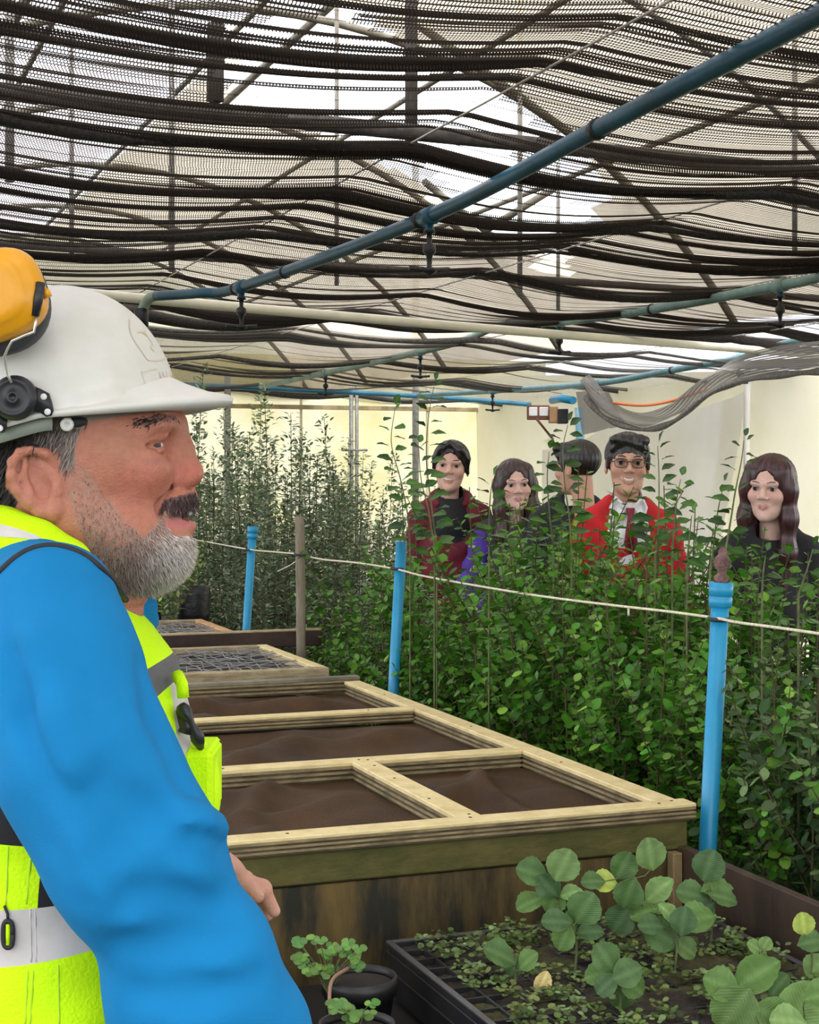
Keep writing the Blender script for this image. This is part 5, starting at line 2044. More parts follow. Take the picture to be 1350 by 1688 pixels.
SK1, SK2, SK3 = (.74, .46, .36), (.76, .50, .41), (.62, .36, .25)
C_maroon = cloth('maroon_jacket', (.16, .012, .028), vary=.25, scale=12)
C_blackc = cloth('black_cloth', (.014, .014, .017))
C_grey = cloth('charcoal_cloth', (.045, .042, .050), vary=.2, scale=12)
C_purple = cloth('purple_cloth', (.085, .035, .36), vary=.2, scale=12)
C_red = cloth('red_sweater', (.58, .016, .020), vary=.15, scale=14, bump_scale=260)
C_white = cloth('white_shirt', (.86, .86, .88))
C_tie = cloth('burgundy_tie', (.22, .010, .030), rough=.55, vary=.3, scale=30)
C_navy = cloth('navy_jacket', (.018, .020, .028))
C_jeans = cloth('dark_trousers', (.022, .024, .035))

student('laughing person with dark tied-back hair, in a maroon jacket over a black top', 743, 771, 7.6, 84, -.10, -.04, .06, SK1, 'tied', M_hairb, 2,
        dict(name='jacket', mat=C_maroon, shirt=C_blackc, v=True, hood=C_maroon, legs=C_jeans), True, 1)
student('person with long straight brown hair, in a charcoal jacket with one purple sleeve', 848, 801, 7.5, 82, .12, .02, -.05, SK2, 'long', M_hairbr, 0,
        dict(name='jacket', mat=C_grey, arm=(-1, C_purple, 'purple sleeve'), badge=(.035, -.355), legs=C_jeans), True, 2)
student('black haired person in a dark jacket turned away behind the leafy shoot', 950, 772, 7.0, 86, -2.25, .05, 0, SK3, 'short', M_hairb, 0,
        dict(name='jacket', mat=C_navy, legs=C_jeans), False, 3)
student('smiling person in eyeglasses, red sweater, white collar and burgundy tie', 1034, 767, 6.4, 101, -.05, -.03, .03, SK3, 'short', M_hairb, 1,
        dict(name='sweater', mat=C_red, v=True, shirt=C_white, tie=C_tie, legs=C_jeans, label='red sweater'), False, 4, True)
student('person with long dark red hair in a black coat, looking aside, at the right edge', 1270, 806, 6.0, 106, -.50, .06, .05, SK2, 'long', M_hairred, 0,
        dict(name='coat', mat=C_blackc, legs=C_jeans), True, 5)
# ================================================================== THE MAN IN THE WHITE HELMET
YM = 1.55
sm = YM / FPX
rr = np.random.default_rng(21)


def H(px, py, dy=0.0):
    return np.array(W(px, py, YM + dy))


man = thing('person', 'bearded person in white helmet, blue sweatshirt and yellow vest, in profile close to the camera', 'person', Vector((-0.33, YM, 0)))

# ---------------------------------------------------------------- head
f = Field((H(-75, 0)[0], 1.435, H(0, 1045)[2]), (H(352, 0)[0], 1.665, H(0, 480)[2]), .0019)
f.ell(H(120, 700), (172 * sm, .076, .118), .0)
f.ell(H(205, 795), (92 * sm, .060, .088), .02)
f.ell(H(252, 832), (52 * sm, .036, .032), .015)
f.ell(H(262, 893), (48 * sm, .036, .030), .02)
for sy in (-1, 1):
    f.chain([(H(105, 800, sy * .056), .018), (H(130, 858, sy * .050), .022), (H(200, 890, sy * .036), .024), (H(258, 905, sy * .018), .022)], .03)
    f.ell(H(222, 772, sy * .046), (.028, .014, .016), .03)
    f.ell(H(150, 745, sy * .060), (.030, .012, .030), .02)
f.cap(H(85, 850), H(60, 1020), .064, .074, .03)
f.chain([(H(160, 925), .040), (H(150, 1020), .050)], .04)
f.ell(H(205, 930), (.036, .042, .018), .02)
# brow, sockets
f.chain([(H(215, 705, -.052), .008), (H(262, 697, -.038), .010), (H(284, 704, 0), .011), (H(262, 697, .038), .010), (H(215, 705, .052), .008)], .014)
for sy in (-1, 1):
    f.ell(H(268, 733, sy * .034), (.018, .013, .009), .014, 'sub')
# nose
f.chain([(H(285, 704), .0085), (H(299, 740), .0095), (H(312, 772), .0110)], .012)
f.ell(H(314, 782), (.0120, .0120, .0105), .008)
f.chain([(H(290, 745, -.008), .009), (H(300, 785, -.010), .010)], .012)
f.chain([(H(290, 745, .008), .009), (H(300, 785, .010), .010)], .012)
for sy in (-1, 1):
    f.ell(H(297, 791, sy * .0145), (.0115, .0078, .0092), .006)
    f.ell(H(308, 806, sy * .0075), (.0055, .0036, .0040), .003, 'sub')
    f.chain([(H(284, 776, sy * .020), .0012), (H(276, 794, sy * .023), .0016), (H(283, 808, sy * .020), .0012)], .005, 'sub')
# upper lid fold and forehead lines
for sy in (-1, 1):
    f.chain([(H(232, 728, sy * .052), .0006), (H(252, 721, sy * .050), .0010), (H(272, 724, sy * .040), .0006)], .004, 'sub')
    f.chain([(H(205, 775, sy * .060), .0004), (H(215, 800, sy * .056), .0007), (H(212, 830, sy * .050), .0004)], .008, 'sub')
# mouth
for sy in (-1, 1):
    f.chain([(H(309, 822, 0), .0085), (H(292, 828, sy * .018), .0088), (H(272, 846, sy * .030), .0062)], .008)
    f.chain([(H(309, 866, 0), .0072), (H(297, 866, sy * .013), .0068), (H(275, 858, sy * .026), .0042)], .006)
    f.chain([(H(318, 849, 0), .0062), (H(300, 849, sy * .013), .0062), (H(280, 850, sy * .024), .0024)], .003, 'sub')
    f.chain([(H(278, 805, sy * .027), .0006), (H(262, 832, sy * .038), .0010), (H(256, 862, sy * .038), .0006)], .010, 'sub')
    # eye: lids over the ball, then the slit
    f.ell(H(247, 734, sy * .0335), (.0152, .0150, .0145), .004)
    f.chain([(H(268, 718, sy * .040), .0045), (H(240, 722, sy * .047), .004)], .006)
    f.chain([(H(226, 742, sy * .050), .0010), (H(240, 738, sy * .053), .0030), (H(258, 734, sy * .049), .0034), (H(270, 733, sy * .040), .0026), (H(276, 735, sy * .026), .0012)], .0025, 'sub')
    f.chain([(H(236, 751, sy * .0475), .0008), (H(254, 757, sy * .046), .0012), (H(272, 753, sy * .036), .0008)], .006, 'sub')
    f.chain([(H(232, 763, sy * .052), .0006), (H(256, 769, sy * .048), .0009)], .006, 'sub')
    for (a, b) in [((228, 737), (202, 728)), ((227, 742), (198, 742)), ((229, 748), (204, 757))]:
        f.cap(H(*a, sy * .053), H(*b, sy * .060), .0006, .0003, .005, 'sub')
    # ear
    hel = [(90, 764, .077), (76, 748, .083), (55, 741, .087), (34, 745, .090), (20, 762, .092), (18, 785, .092), (28, 808, .090), (46, 828, .086), (66, 843, .083), (86, 850, .079), (97, 842, .076)]
    Re = rot_m(0, math.radians(-24), 0)
    f.ell(H(60, 793, sy * .079), (.0185, .0062, .0305), .004, 'add', Re)
    f.ell(H(56, 788, sy * .090), (.0130, .0085, .0220), .004, 'sub', Re)
    f.chain([(H(x, y, sy * q), .0042 if y < 820 else .0058) for x, y, q in hel], .004)
    f.chain([(H(42, 760, sy * .086), .0030), (H(38, 785, sy * .087), .0034), (H(52, 815, sy * .085), .0036), (H(72, 830, sy * .082), .0036)], .004)
    f.ell(H(72, 806, sy * .088), (.0085, .0090, .0125), .004, 'sub')
    f.chain([(H(95, 790, sy * .079), .0045), (H(93, 812, sy * .080), .0052)], .004)
    f.ell(H(88, 838, sy * .081), (.009, .006, .009), .005)
    f.chain([(H(112, 850, sy * .072), .0012), (H(130, 890, sy * .066), .0010)], .008, 'sub')
V, Q = f.mesh()
headfield = f
PX = 675.0 + FPX * V[:, 0] / V[:, 1]
PY = HOR - FPX * (V[:, 2] - EYE) / V[:, 1]
sk = np.array((.44, .172, .105))
col = np.tile(sk, (len(V), 1))
def m2(x, y, rx, ry):
    return np.clip(1.3 - 1.3 * np.sqrt(((PX - x) / rx) ** 2 + ((PY - y) / ry) ** 2), 0, 1)
col = mixc(col, (.48, .145, .095), .9 * m2(312, 785, 45, 40))
col = mixc(col, (.47, .155, .10), .8 * m2(235, 800, 70, 55))
col = mixc(col, (.40, .175, .10), .8 * m2(190, 735, 60, 40))
col = mixc(col, (.48, .19, .13), .8 * m2(60, 800, 60, 70))
col = mixc(col, (.34, .13, .10), .8 * m2(255, 760, 26, 8))
for x in (282, 296, 310):
    col = mixc(col, (.50, .15, .14), 1.2 * m2(x, 863, 16, 10))
col = mixc(col, (.09, .018, .016), 2.0 * m2(298, 849, 20, 5.5) * (V[:, 1] > 1.50))
nz = np.array([mn.noise(Vector((p[0] * 160, p[1] * 160, p[2] * 160))) for p in V[::1]]) if len(V) < 400000 else 0
nz2 = np.array([mn.noise(Vector((p[0] * 420, p[1] * 420, p[2] * 420))) for p in V])
col *= (1 + .12 * nz + .10 * nz2)[:, None]
BEARD = [(117, 758), (146, 772), (160, 800), (182, 822), (205, 858), (236, 884), (254, 868), (262, 842), (270, 826), (292, 822), (318, 812), (330, 832), (308, 846), (282, 850), (272, 862), (286, 884), (308, 882), (330, 890), (330, 935), (300, 965), (205, 985), (188, 950), (150, 905), (124, 860), (112, 810)]
HAIR = [(-120, 600), (350, 600), (300, 672), (140, 695), (126, 725), (124, 768), (112, 772), (96, 756), (78, 740), (40, 735), (12, 752), (8, 800), (30, 828), (20, 838), (-120, 845)]
bm_ = inside_np(PX, PY, BEARD)
hm_ = inside_np(PX, PY, HAIR) & ~((PX < 100) & (PX > 14) & (PY > 738) & (np.abs(V[:, 1] - YM) > .076))
must = inside_np(PX, PY, [(262, 842), (270, 824), (292, 818), (322, 810), (330, 832), (306, 842), (284, 846)])
grey = np.array((.33, .26, .21))
w = np.clip(.50 + .55 * nz, 0.05, 1)
lowb = np.clip((PY - 850) / 70, 0, 1)
col[bm_] = (col * (1 - (w * (.55 + .4 * lowb))[:, None]) + grey * (w * (.55 + .4 * lowb))[:, None])[bm_]
col[must] = np.array((.10, .055, .050)) * (1 + .3 * nz[must])[:, None]
hd = np.clip((PX - 60) / 60, 0, 1)[:, None]
hc = np.array((.022, .018, .016)) * (1 - hd) + np.array((.24, .19, .16)) * hd
col[hm_] = hc[hm_]
eb_ = inside_np(PX, PY, [(216, 702), (228, 692), (262, 683), (290, 685), (292, 692), (262, 696), (236, 704)])
col[eb_] = col[eb_] * .3 + np.array((.08, .045, .035)) * .7
body = mesh_np('body', V, Q, M_skin, man, True, col)

for sy in (-1, 1):
    c = Vector(H(247, 734, sy * .0335))
    g = Vector((.52, sy * .85, -.03)).normalized()
    mb = MB().lathe(c, g, [(-.0133, .0001), (-.010, .0088), (-.004, .0127), (.004, .0127), (.010, .0088), (.0125, .0050), (.0133, 0)], 18)
    mb.build('eyeball', M_eyew, body)
    MB().lathe(c, g, [(.0112, .0070), (.0124, .0056), (.0137, .0024), (.0139, 0)], 16).build('iris', M_iris, body)
MB().tube([H(312, 846, .012), H(314, 846, .004), H(314, 846, -.004), H(310, 846, -.012)], .0022, 6).build('teeth', M_teeth, body)

# hair strands: beard, moustache, eyebrows, sideburns
me = body.data
nrm = np.empty(len(me.vertices) * 3, np.float32)
me.vertices.foreach_get('normal', nrm)
nrm = nrm.reshape(-1, 3)


def strands(name, idx, length, direction, mix, width, colf, parent, jit=.35):
    """each strand is a thin tapering blade rooted on the skin"""
    n = len(idx)
    p = V[idx]; nn = nrm[idx]
    d = np.array(direction(PX[idx], PY[idx], V[idx])) if callable(direction) else np.tile(np.array(direction, float), (n, 1))
    d = d * (1 - mix) + nn * mix + rr.normal(0, jit, (n, 3)) * .5
    d /= np.linalg.norm(d, axis=1, keepdims=True)
    L = length(PX[idx], PY[idx]) * rr.uniform(.6, 1.25, n)
    view = p - np.array((0, 0, EYE)); view /= np.linalg.norm(view, axis=1, keepdims=True)
    sd = np.cross(d, nn + rr.normal(0, .4, (n, 3)))
    sd /= np.linalg.norm(sd, axis=1, keepdims=True) + 1e-9
    g = np.array((0, 0, -1.0))
    a0 = p - nn * .0006
    a1 = p + d * (L * .5)[:, None] + g * (L * .06)[:, None]
    a2 = p + d * L[:, None] + g * (L * .25)[:, None]
    wv = np.full(n, width) * rr.uniform(.7, 1.3, n)
    vs = np.stack([a0 - sd * wv[:, None], a0 + sd * wv[:, None], a1 - sd * (wv * .8)[:, None], a1 + sd * (wv * .8)[:, None], a2], 1).reshape(-1, 3)
    b = np.arange(n)[:, None] * 5
    F = [tuple(r) for r in (b + np.array([0, 1, 3, 2])).tolist()] + [tuple(r) for r in (b + np.array([2, 3, 4])).tolist()]
    c = np.repeat(colf(PX[idx], PY[idx]), 5, axis=0)
    o = mesh_np(name, vs, F, M_hairstrand, parent, True, c)
    o['kind'] = 'stuff'
    return o


M_hairstrand = mat('hair_strand', (1, 1, 1), 0.45, attr='Col', translucent=.15)
edge_pts = V[:, 1] > 0


def pick(mask, n, wgt=None):
    i = np.nonzero(mask)[0]
    if wgt is None:
        return rr.choice(i, min(n, len(i)), replace=len(i) < n)
    w = wgt[i]; w = w / w.sum()
    return rr.choice(i, n, p=w)


bmask = bm_ & ~must & (PX > 100)
wgt = (.25 + np.clip((PY - 820) / 90, 0, 1) + np.clip((PX - 240) / 60, 0, 1) * (PY > 870))
def bcol(x, y):
    n = len(x)
    white = np.clip((x - 215) / 70, 0, 1) * np.clip((y - 845) / 40, 0, 1)
    base = np.stack([.30 + .42 * white, .245 + .42 * white, .205 + .40 * white], 1)
    k = rr.choice([.35, .7, 1.0, 1.25], n, p=[.18, .22, .35, .25])[:, None]
    return (base * k).clip(.02, .92)
strands('beard', pick(bmask, 15000, wgt), lambda x, y: .0028 + .0038 * np.clip((x - 200) / 80, 0, 1) * np.clip((y - 850) / 50, 0, 1) + .0015 * np.clip((y - 900) / 40, 0, 1),
        lambda x, y, v: np.stack([.35 + .5 * np.clip((x - 200) / 100, 0, 1), (v[:, 1] - YM) * 4, np.full(len(x), -1.0)], 1), .34, .00032, bcol, man)['label'] = 'grey and white beard'
strands('moustache', pick(must, 1100), lambda x, y: np.full(len(x), .0075), lambda x, y, v: np.stack([np.full(len(x), .1), np.sign(v[:, 1] - YM) * .45, np.full(len(x), -1.0)], 1), .30, .00042,
        lambda x, y: (np.array((.085, .055, .052)) * rr.choice([.5, 1, 1, 3.4], (len(x), 1), p=[.35, .3, .2, .15])), man)['label'] = 'dark greying moustache'
ebm = inside_np(PX, PY, [(212, 702), (226, 690), (262, 681), (292, 683), (295, 694), (262, 697), (236, 706)])
strands('eyebrow', pick(ebm, 2600), lambda x, y: np.full(len(x), .0060), (-.75, 0, -.25), .30, .00070, lambda x, y: np.array((.025, .016, .014)) * rr.uniform(.5, 2.2, (len(x), 1)), man)
sbm = hm_ & (PX > 60) & (PX < 175) & (PY > 690)
if sbm.any():
    strands('sideburn', pick(sbm, 1200), lambda x, y: np.full(len(x), .011), (-.35, 0, -1), .15, .00045, lambda x, y: np.array((.17, .14, .12)) * rr.choice([.3, 1, 2.2], (len(x), 1)), man)
nb = hm_ & (PX < 60) & (PY > 725)
if nb.any():
    strands('nape_hair', pick(nb, 2200), lambda x, y: np.full(len(x), .014), (-.5, 0, -1), .25, .0006, lambda x, y: np.array((.018, .015, .014)) * rr.uniform(.5, 1.8, (len(x), 1)), man)

# ---------------------------------------------------------------- helmet
M_helm = mat('white_helmet_shell', (.66, .66, .60), .34, color2=(.61, .61, .54), scale=18, coat=.15, bump=.03, bump_scale=40)
Cd = H(100, 690)
rx, ry, rz = 191 * sm, .101, 216 * sm
def zbase(X):
    px = 675 + X / sm
    y = np.where(px > 107, 694.5 - .088 * (px - 107), 694.5 + .27 * (107 - px))
    return EYE - (y - HOR) * sm
nph, nth = 220, 90
phs = np.linspace(0, 2 * math.pi, nph, endpoint=False)
ths = np.linspace(-.42, math.pi / 2, nth)
PANEL = [(122, 690), (132, 648), (150, 640), (190, 630), (203, 642), (222, 690)]
vs = []
for th in ths:
    ct = math.cos(max(th, -.0)) if th >= 0 else 1.0 - .02 * th
    x = Cd[0] + rx * np.cos(phs) * ct
    y = Cd[1] + ry * np.sin(phs) * ct
    z = np.full(nph, Cd[2] + rz * math.sin(th))
    z = np.maximum(z, zbase(x))
    vs.append(np.stack([x, y, z], 1))
VS = np.array(vs)
flat = VS.reshape(-1, 3)
# raised accessory panels on both sides, and a low crest
near = flat.copy()
near[:, 1] = YM - np.abs(near[:, 1] - YM)
qx = 675 + FPX * near[:, 0] / near[:, 1]; qy = HOR - FPX * (near[:, 2] - EYE) / near[:, 1]
ins = inside_np(qx, qy, PANEL).astype(float).reshape(nth, nph)
for _ in range(2):
    ins = (ins + np.roll(ins, 1, 1) + np.roll(ins, -1, 1) + np.roll(ins, 1, 0) + np.roll(ins, -1, 0)) / 5
nrmv = (flat - Cd) / np.array((rx ** 2, ry ** 2, rz ** 2)); nrmv /= np.linalg.norm(nrmv, axis=1, keepdims=True)
flat = flat + nrmv * (ins.reshape(-1) * .0030)[:, None]
crest = np.exp(-((flat[:, 1] - YM) / .016) ** 2) * np.clip((flat[:, 2] - Cd[2]) / .05, 0, 1)
flat = flat + nrmv * (crest * .0022)[:, None]
a = np.arange((nth - 1) * nph).reshape(nth - 1, nph)
b = np.roll(a, -1, 1)
F = np.stack([a, b, b + nph, a + nph], 2).reshape(-1, 4)
helmet = mesh_np('helmet', flat, F, M_helm, man)
helmet['label'] = 'white safety helmet'
inner = Cd + (VS.reshape(-1, 3) - Cd) * .955
inner[:, 2] = np.maximum(inner[:, 2], zbase(inner[:, 0]) + .001)
mesh_np('liner', inner, F[:, ::-1], mat('dark_liner', (.03, .03, .03), .8), helmet)
# brim and rim
prof = []
for ph in phs:
    c, s_ = math.cos(ph), math.sin(ph)
    fr = max(0.0, c)
    wd = .0045 + .0500 * fr ** 2.2
    X0, Y0 = rx * c * 1.004, ry * s_ * 1.004
    n2 = np.array((c / rx, s_ / ry)); n2 /= np.linalg.norm(n2)
    if fr > 0:
        n2 = n2 * (1 - fr ** 1.2) + np.array((1, 0)) * fr ** 1.2
        n2 /= np.linalg.norm(n2)
    def at(k, dz):
        x = Cd[0] + X0 + n2[0] * wd * k; y = Cd[1] + Y0 + n2[1] * wd * k
        xb = Cd[0] + X0
        return (x, y, float(zbase(np.array(xb))) + dz + (.0065 * fr ** 2) * k)
    prof.append([at(-.10, .006 + .028 * fr ** 2), at(.15, .005 + .021 * fr ** 2), at(.55, .0045 + .0115 * fr ** 2), at(.93, .0045 + .0055 * fr ** 2), at(1.0, .003 + .003 * fr ** 2), at(.97, .0005), at(.5, -.0005 - .002 * fr), at(-.12, .0)])
PR = np.array(prof); m = PR.shape[1]
a = np.arange(nph * m).reshape(nph, m)
F = []
for i in range(nph):
    for j in range(m - 1):
        F.append((a[i, j], a[i, j + 1], a[(i + 1) % nph, j + 1], a[(i + 1) % nph, j]))
mesh_np('brim', PR.reshape(-1, 3), F, M_helm, helmet)


def dome_pt(px, py, off=.0006):
    """point on the near side of the helmet dome under a photograph point"""
    o = np.array((0, 0, EYE)); d = np.array(W(px, py, 1.0)) - o
    R = np.array((rx, ry, rz))
    oc = (o - Cd) / R; dd = d / R
    A, B, C = dd @ dd, 2 * oc @ dd, oc @ oc - 1
    D = B * B - 4 * A * C
    t = (-B - math.sqrt(max(D, 0))) / (2 * A)
    p = o + d * t
    n = (p - Cd) / R ** 2; n /= np.linalg.norm(n)
    return p + n * (off + .0022 * math.exp(-((p[1] - YM) / .016) ** 2)), n


def stroke(pts, w, material, name, parent, off=.0007):
    P = [dome_pt(x, y, off) for x, y in pts]
    vs, fs = [], []
    for i, (p, n) in enumerate(P):
        t = P[min(i + 1, len(P) - 1)][0] - P[max(i - 1, 0)][0]
        sd = np.cross(n, t); sd /= np.linalg.norm(sd) + 1e-9
        vs += [p - sd * w / 2, p + sd * w / 2]
        if i:
            fs.append((2 * i - 2, 2 * i - 1, 2 * i + 1, 2 * i))
    return mesh_np(name, np.array(vs), fs, material, parent, True)


M_em = mat('faded_tan_print', (.60, .52, .42), .6)
M_er = mat('faded_red_print', (.56, .36, .34), .6)
M_eo = mat('faded_yellow_print', (.66, .56, .36), .6)
stroke(spline([(213, 527), (214, 545), (221, 562), (232, 578), (243, 594)], 20), .0013, M_em, 'emblem_ring', helmet)
stroke(spline([(244, 594), (258, 595), (272, 592)], 8), .0011, M_em, 'emblem_ring', helmet)
stroke(spline([(226, 549), (236, 547), (242, 556), (250, 568), (247, 573), (253, 579)], 14), .0013, M_eo, 'emblem_figure', helmet)
stroke(spline([(230, 546), (240, 553)], 5), .0016, M_eo, 'emblem_figure', helmet)
stroke([(234, 614), (255, 609), (277, 603)], .0012, M_em, 'label_border', helmet)
stroke([(232, 612), (238, 630), (246, 645), (262, 641), (280, 637)], .0008, M_em, 'label_border', helmet)
# the red letters of the label read T W K, faded
for L in ([(262, 614), (264, 622), (267, 628)], [(267, 613), (269, 622)], [(272, 612), (274, 622), (278, 634)], [(277, 612), (277, 619), (283, 627)], [(271, 622), (276, 633)], [(281, 615), (281, 620), (287, 630)]):
    stroke(L, .0011, M_er, 'label_letter', helmet)

# suspension band under the rim
vs, fs = [], []
nbp = 60
for i in range(nbp + 1):
    ph = math.radians(-97 + 194 * i / nbp) + math.pi
    x = Cd[0] + rx * .965 * math.cos(ph); y = Cd[1] + ry * .955 * math.sin(ph)
    px = 675 + x / sm
    zt = float(zbase(np.array(x))) + .001
    drop = .013 if px > -15 else .045
    vs += [(x, y, zt), (x, y, zt - drop)]
    if i:
        fs.append((2 * i - 2, 2 * i - 1, 2 * i + 1, 2 * i))
o = mesh_np('suspension_band', np.array(vs), fs, mat('grey_green_band', (.26, .29, .24), .55, vary=.15), helmet)
o.modifiers.new('thick', 'SOLIDIFY').thickness = .003
Yt = 1.462
MB().lathe(W(111, 700, Yt), (0, -1, 0), [(0, .0062), (.003, .0062), (.0036, .005), (.0036, .0018), (.002, .0014), (.002, 0)], 14).build('strap_tab', M_helm, helmet)
MB().box(W(104, 699, Yt) , Vector((.007, 0, 0)), Vector((0, .004, 0)), Vector((0, 0, .006)), .001).build('tab_root', M_helm, helmet)
# black pivot disc, plate and wire arm
M_blk = mat('matt_black_plastic', (.016, .017, .020), .42)
Yp = 1.440
MB().lathe(W(25, 656, Yp), (0, -1, 0), [(-.012, .0185), (0, .0205), (.006, .0200), (.0095, .0165), (.0100, .0150), (.0088, .0135), (.0088, .0060), (.0105, .0055), (.0105, .0030), (.0085, .0028), (.0085, 0)], 30).build('pivot_disc', M_blk, helmet)


def plate(name, poly, Y, th, material, parent):
    n = len(poly)
    v = [W(x, y, Y) for x, y in poly] + [W(x, y, Y) + Vector((0, th, 0)) for x, y in poly]
    return mesh_np(name, np.array([tuple(p) for p in v]), [tuple(range(n)), tuple(range(n, 2 * n))[::-1]] + [(i, n + i, n + (i + 1) % n, (i + 1) % n) for i in range(n)], material, parent, False)


plate('bracket_plate', [(45, 632), (66, 641), (79, 648), (84, 664), (87, 678), (84, 685), (76, 687), (66, 680), (54, 678), (40, 684)], Yp + .002, .006, M_blk, helmet)
plate('bracket_plate', [(-12, 665), (10, 690), (9, 706), (3, 713), (-6, 712), (-20, 690)], Yp + .002, .006, M_blk, helmet)
for (x, y) in ((72, 654), (78.5, 679), (0, 706)):
    MB().lathe(W(x, y, Yp + .002), (0, -1, 0), [(0, .0030), (.0008, .0030), (.0012, .0022), (.0012, 0)], 12).build('plate_screw', mat('white_screw', (.75, .75, .72), .4), helmet)
M_wirec = mat('bright_wire', (.72, .70, .62), .3, metallic=.7)
Yc = 1.405
MB().tube([W(60, 522, Yc), W(58, 535, Yc), W(56, 547, Yc), W(40, 553, Yc), W(20, 562, Yc), W(13, 574, Yc + .005), W(7, 588, Yc + .012), W(10, 604, Yc + .018), W(14, 620, Yc + .020), W(19, 631, Yc + .022)], .0013, 6).build('wire_arm', M_wirec, helmet)


def cup(name, px, py, wx, wz, Y, prof, material, parent, ex=2.6, rotd=0.0, seg=40):
    """rounded shell: superellipse rings stacked towards the camera; prof = (offset towards camera, scale)"""
    c = W(px, py, Y); s_ = Y / FPX
    vs, fs = [], []
    ca, sa = math.cos(rotd), math.sin(rotd)
    for (o_, k) in prof:
        for i in range(seg):
            a_ = 2 * math.pi * i / seg
            x = math.copysign(abs(math.cos(a_)) ** (2 / ex), math.cos(a_)) * wx * s_ * k
            z = math.copysign(abs(math.sin(a_)) ** (2 / ex), math.sin(a_)) * wz * s_ * k
            vs.append((c.x + x * ca - z * sa, c.y - o_, c.z + x * sa + z * ca))
    for r_ in range(len(prof) - 1):
        for i in range(seg):
            j = (i + 1) % seg
            fs.append((r_ * seg + i, r_ * seg + j, (r_ + 1) * seg + j, (r_ + 1) * seg + i))
    fs.append(tuple((len(prof) - 1) * seg + i for i in range(seg)))
    fs.append(tuple(range(seg))[::-1])
    return mesh_np(name, np.array(vs), fs, material, parent)


M_yel = mat('amber_yellow_shell', (.80, .36, .004), .36, vary=.05, coat=.1)
cup('ear_muff_cushion', -2, 502, 89, 88, 1.452, [(0, .90), (.004, .98), (.012, 1.0), (.020, .98), (.026, .92)], mat('grey_black_cushion', (.045, .047, .052), .6), helmet, 2.3, .25)
cup('ear_muff_shell', -14, 492, 92, 75, 1.424, [(0, 1.0), (.006, 1.0), (.012, .985), (.018, .95), (.022, .88), (.0235, .78), (.0265, .72), (.029, .64), (.030, .5), (.030, .1)], M_yel, helmet, 2.9, .32)
MB().tube([W(67, 466, 1.405), W(63, 492, 1.403), W(58, 521, 1.404)], [.0042, .0046, .0036], 8).build('arm_clip', M_blk, helmet)
MB().lathe(W(77, 484, 1.412), (0, -1, 0), [(0, .0035), (.002, .0042), (.004, .0030), (.0045, 0)], 12).build('clip_knob', M_yel, helmet)
MB().tube([W(74, 478, 1.411), W(80, 490, 1.411)], .0036, 8).build('clip_slider', M_yel, helmet)

# ---------------------------------------------------------------- blue sweatshirt
M_blue = mat('blue_fleece', srgb(20, 120, 176), .9, vary=.05, scale=6, bump=.12, bump_scale=700, spec=.2)
J = Field((-.62, 1.20, .86), (-.02, 2.05, 1.575), .0048)
def A(px, py, Y):
    return np.array(W(px, py, Y))
Rarm = [(A(82, 1006, 1.392), .0605), (A(98, 1110, 1.365), .064), (A(140, 1255, 1.342), .069), (A(238, 1432, 1.330), .0595), (A(325, 1592, 1.342), .0605), (A(385, 1718, 1.368), .0610), (A(448, 1850, 1.395), .046)]
J.chain(Rarm, .03)
J.ell(A(208, 1395, 1.325), (.056, .055, .060), .05)
J.ell(A(240, 1660, 1.352), (.030, .045, .060), .04)
Larm = [(A(95, 1000, 1.715), .060), (A(175, 1200, 1.76), .060), (A(235, 1380, 1.82), .050), (A(305, 1428, 1.872), .040), (A(345, 1444, 1.895), .034)]
J.chain(Larm, .03)
J.ell((-.335, 1.55, 1.30), (.118, .160, .20), .04)
J.ell((-.330, 1.55, 1.12), (.122, .160, .22), .05)
J.chain([(A(60, 975, 1.46), .055), (A(40, 950, 1.55), .062), (A(75, 985, 1.64), .055)], .03)
# collar of the far side and the throat opening
J.chain([(A(205, 985, 1.545), .016), (A(228, 1000, 1.575), .016), (A(235, 1022, 1.60), .016)], .012)
J.cap(A(95, 850, 1.55), A(75, 990, 1.55), .066, .062, .006, 'sub')
J.chain([(A(165, 925, 1.55), .042), (A(150, 990, 1.55), .040)], .008, 'sub')


def crease(pts, r, k, op='sub', deep=0.0):
    P = []
    for (x, y) in pts:
        p = np.array(J.probe(x, y, 1.2, 1.5, .0015))
        P.append(p + np.array((0, deep, 0)))
    J.chain([(p, r * (1 - .5 * abs(2 * i / (len(P) - 1) - 1))) for i, p in enumerate(P)], k, op)


# inner-elbow roll and folds of the sleeve
crease([(356, 1362), (322, 1362), (285, 1378), (250, 1402)], .014, .020, 'add', .004)
crease([(372, 1391), (352, 1382), (333, 1379), (312, 1388), (292, 1402), (268, 1420), (240, 1446)], .0050, .008, 'sub', -.0005)
crease([(200, 1500), (250, 1478), (300, 1470)], .0018, .020, 'sub')
crease([(150, 1400), (175, 1450), (205, 1480)], .0018, .020, 'sub')
crease([(20, 1080), (45, 1180), (90, 1290)], .0013, .026, 'sub')
crease([(60, 1060), (100, 1180), (140, 1290)], .004, .03, 'add', .004)
crease([(240, 1090), (255, 1180), (300, 1290)], .003, .022, 'sub')
crease([(120, 1340), (150, 1380), (165, 1430)], .004, .03, 'add', .004)
crease([(300, 1398), (240, 1345), (170, 1290)], .0030, .034, 'sub')
crease([(260, 1440), (190, 1400), (120, 1330)], .0026, .034, 'sub')
crease([(225, 1480), (290, 1500), (360, 1500)], .0030, .034, 'sub')
crease([(212, 1560), (280, 1570), (380, 1552)], .0028, .036, 'sub')
crease([(235, 1640), (310, 1645), (420, 1620)], .0028, .036, 'sub')
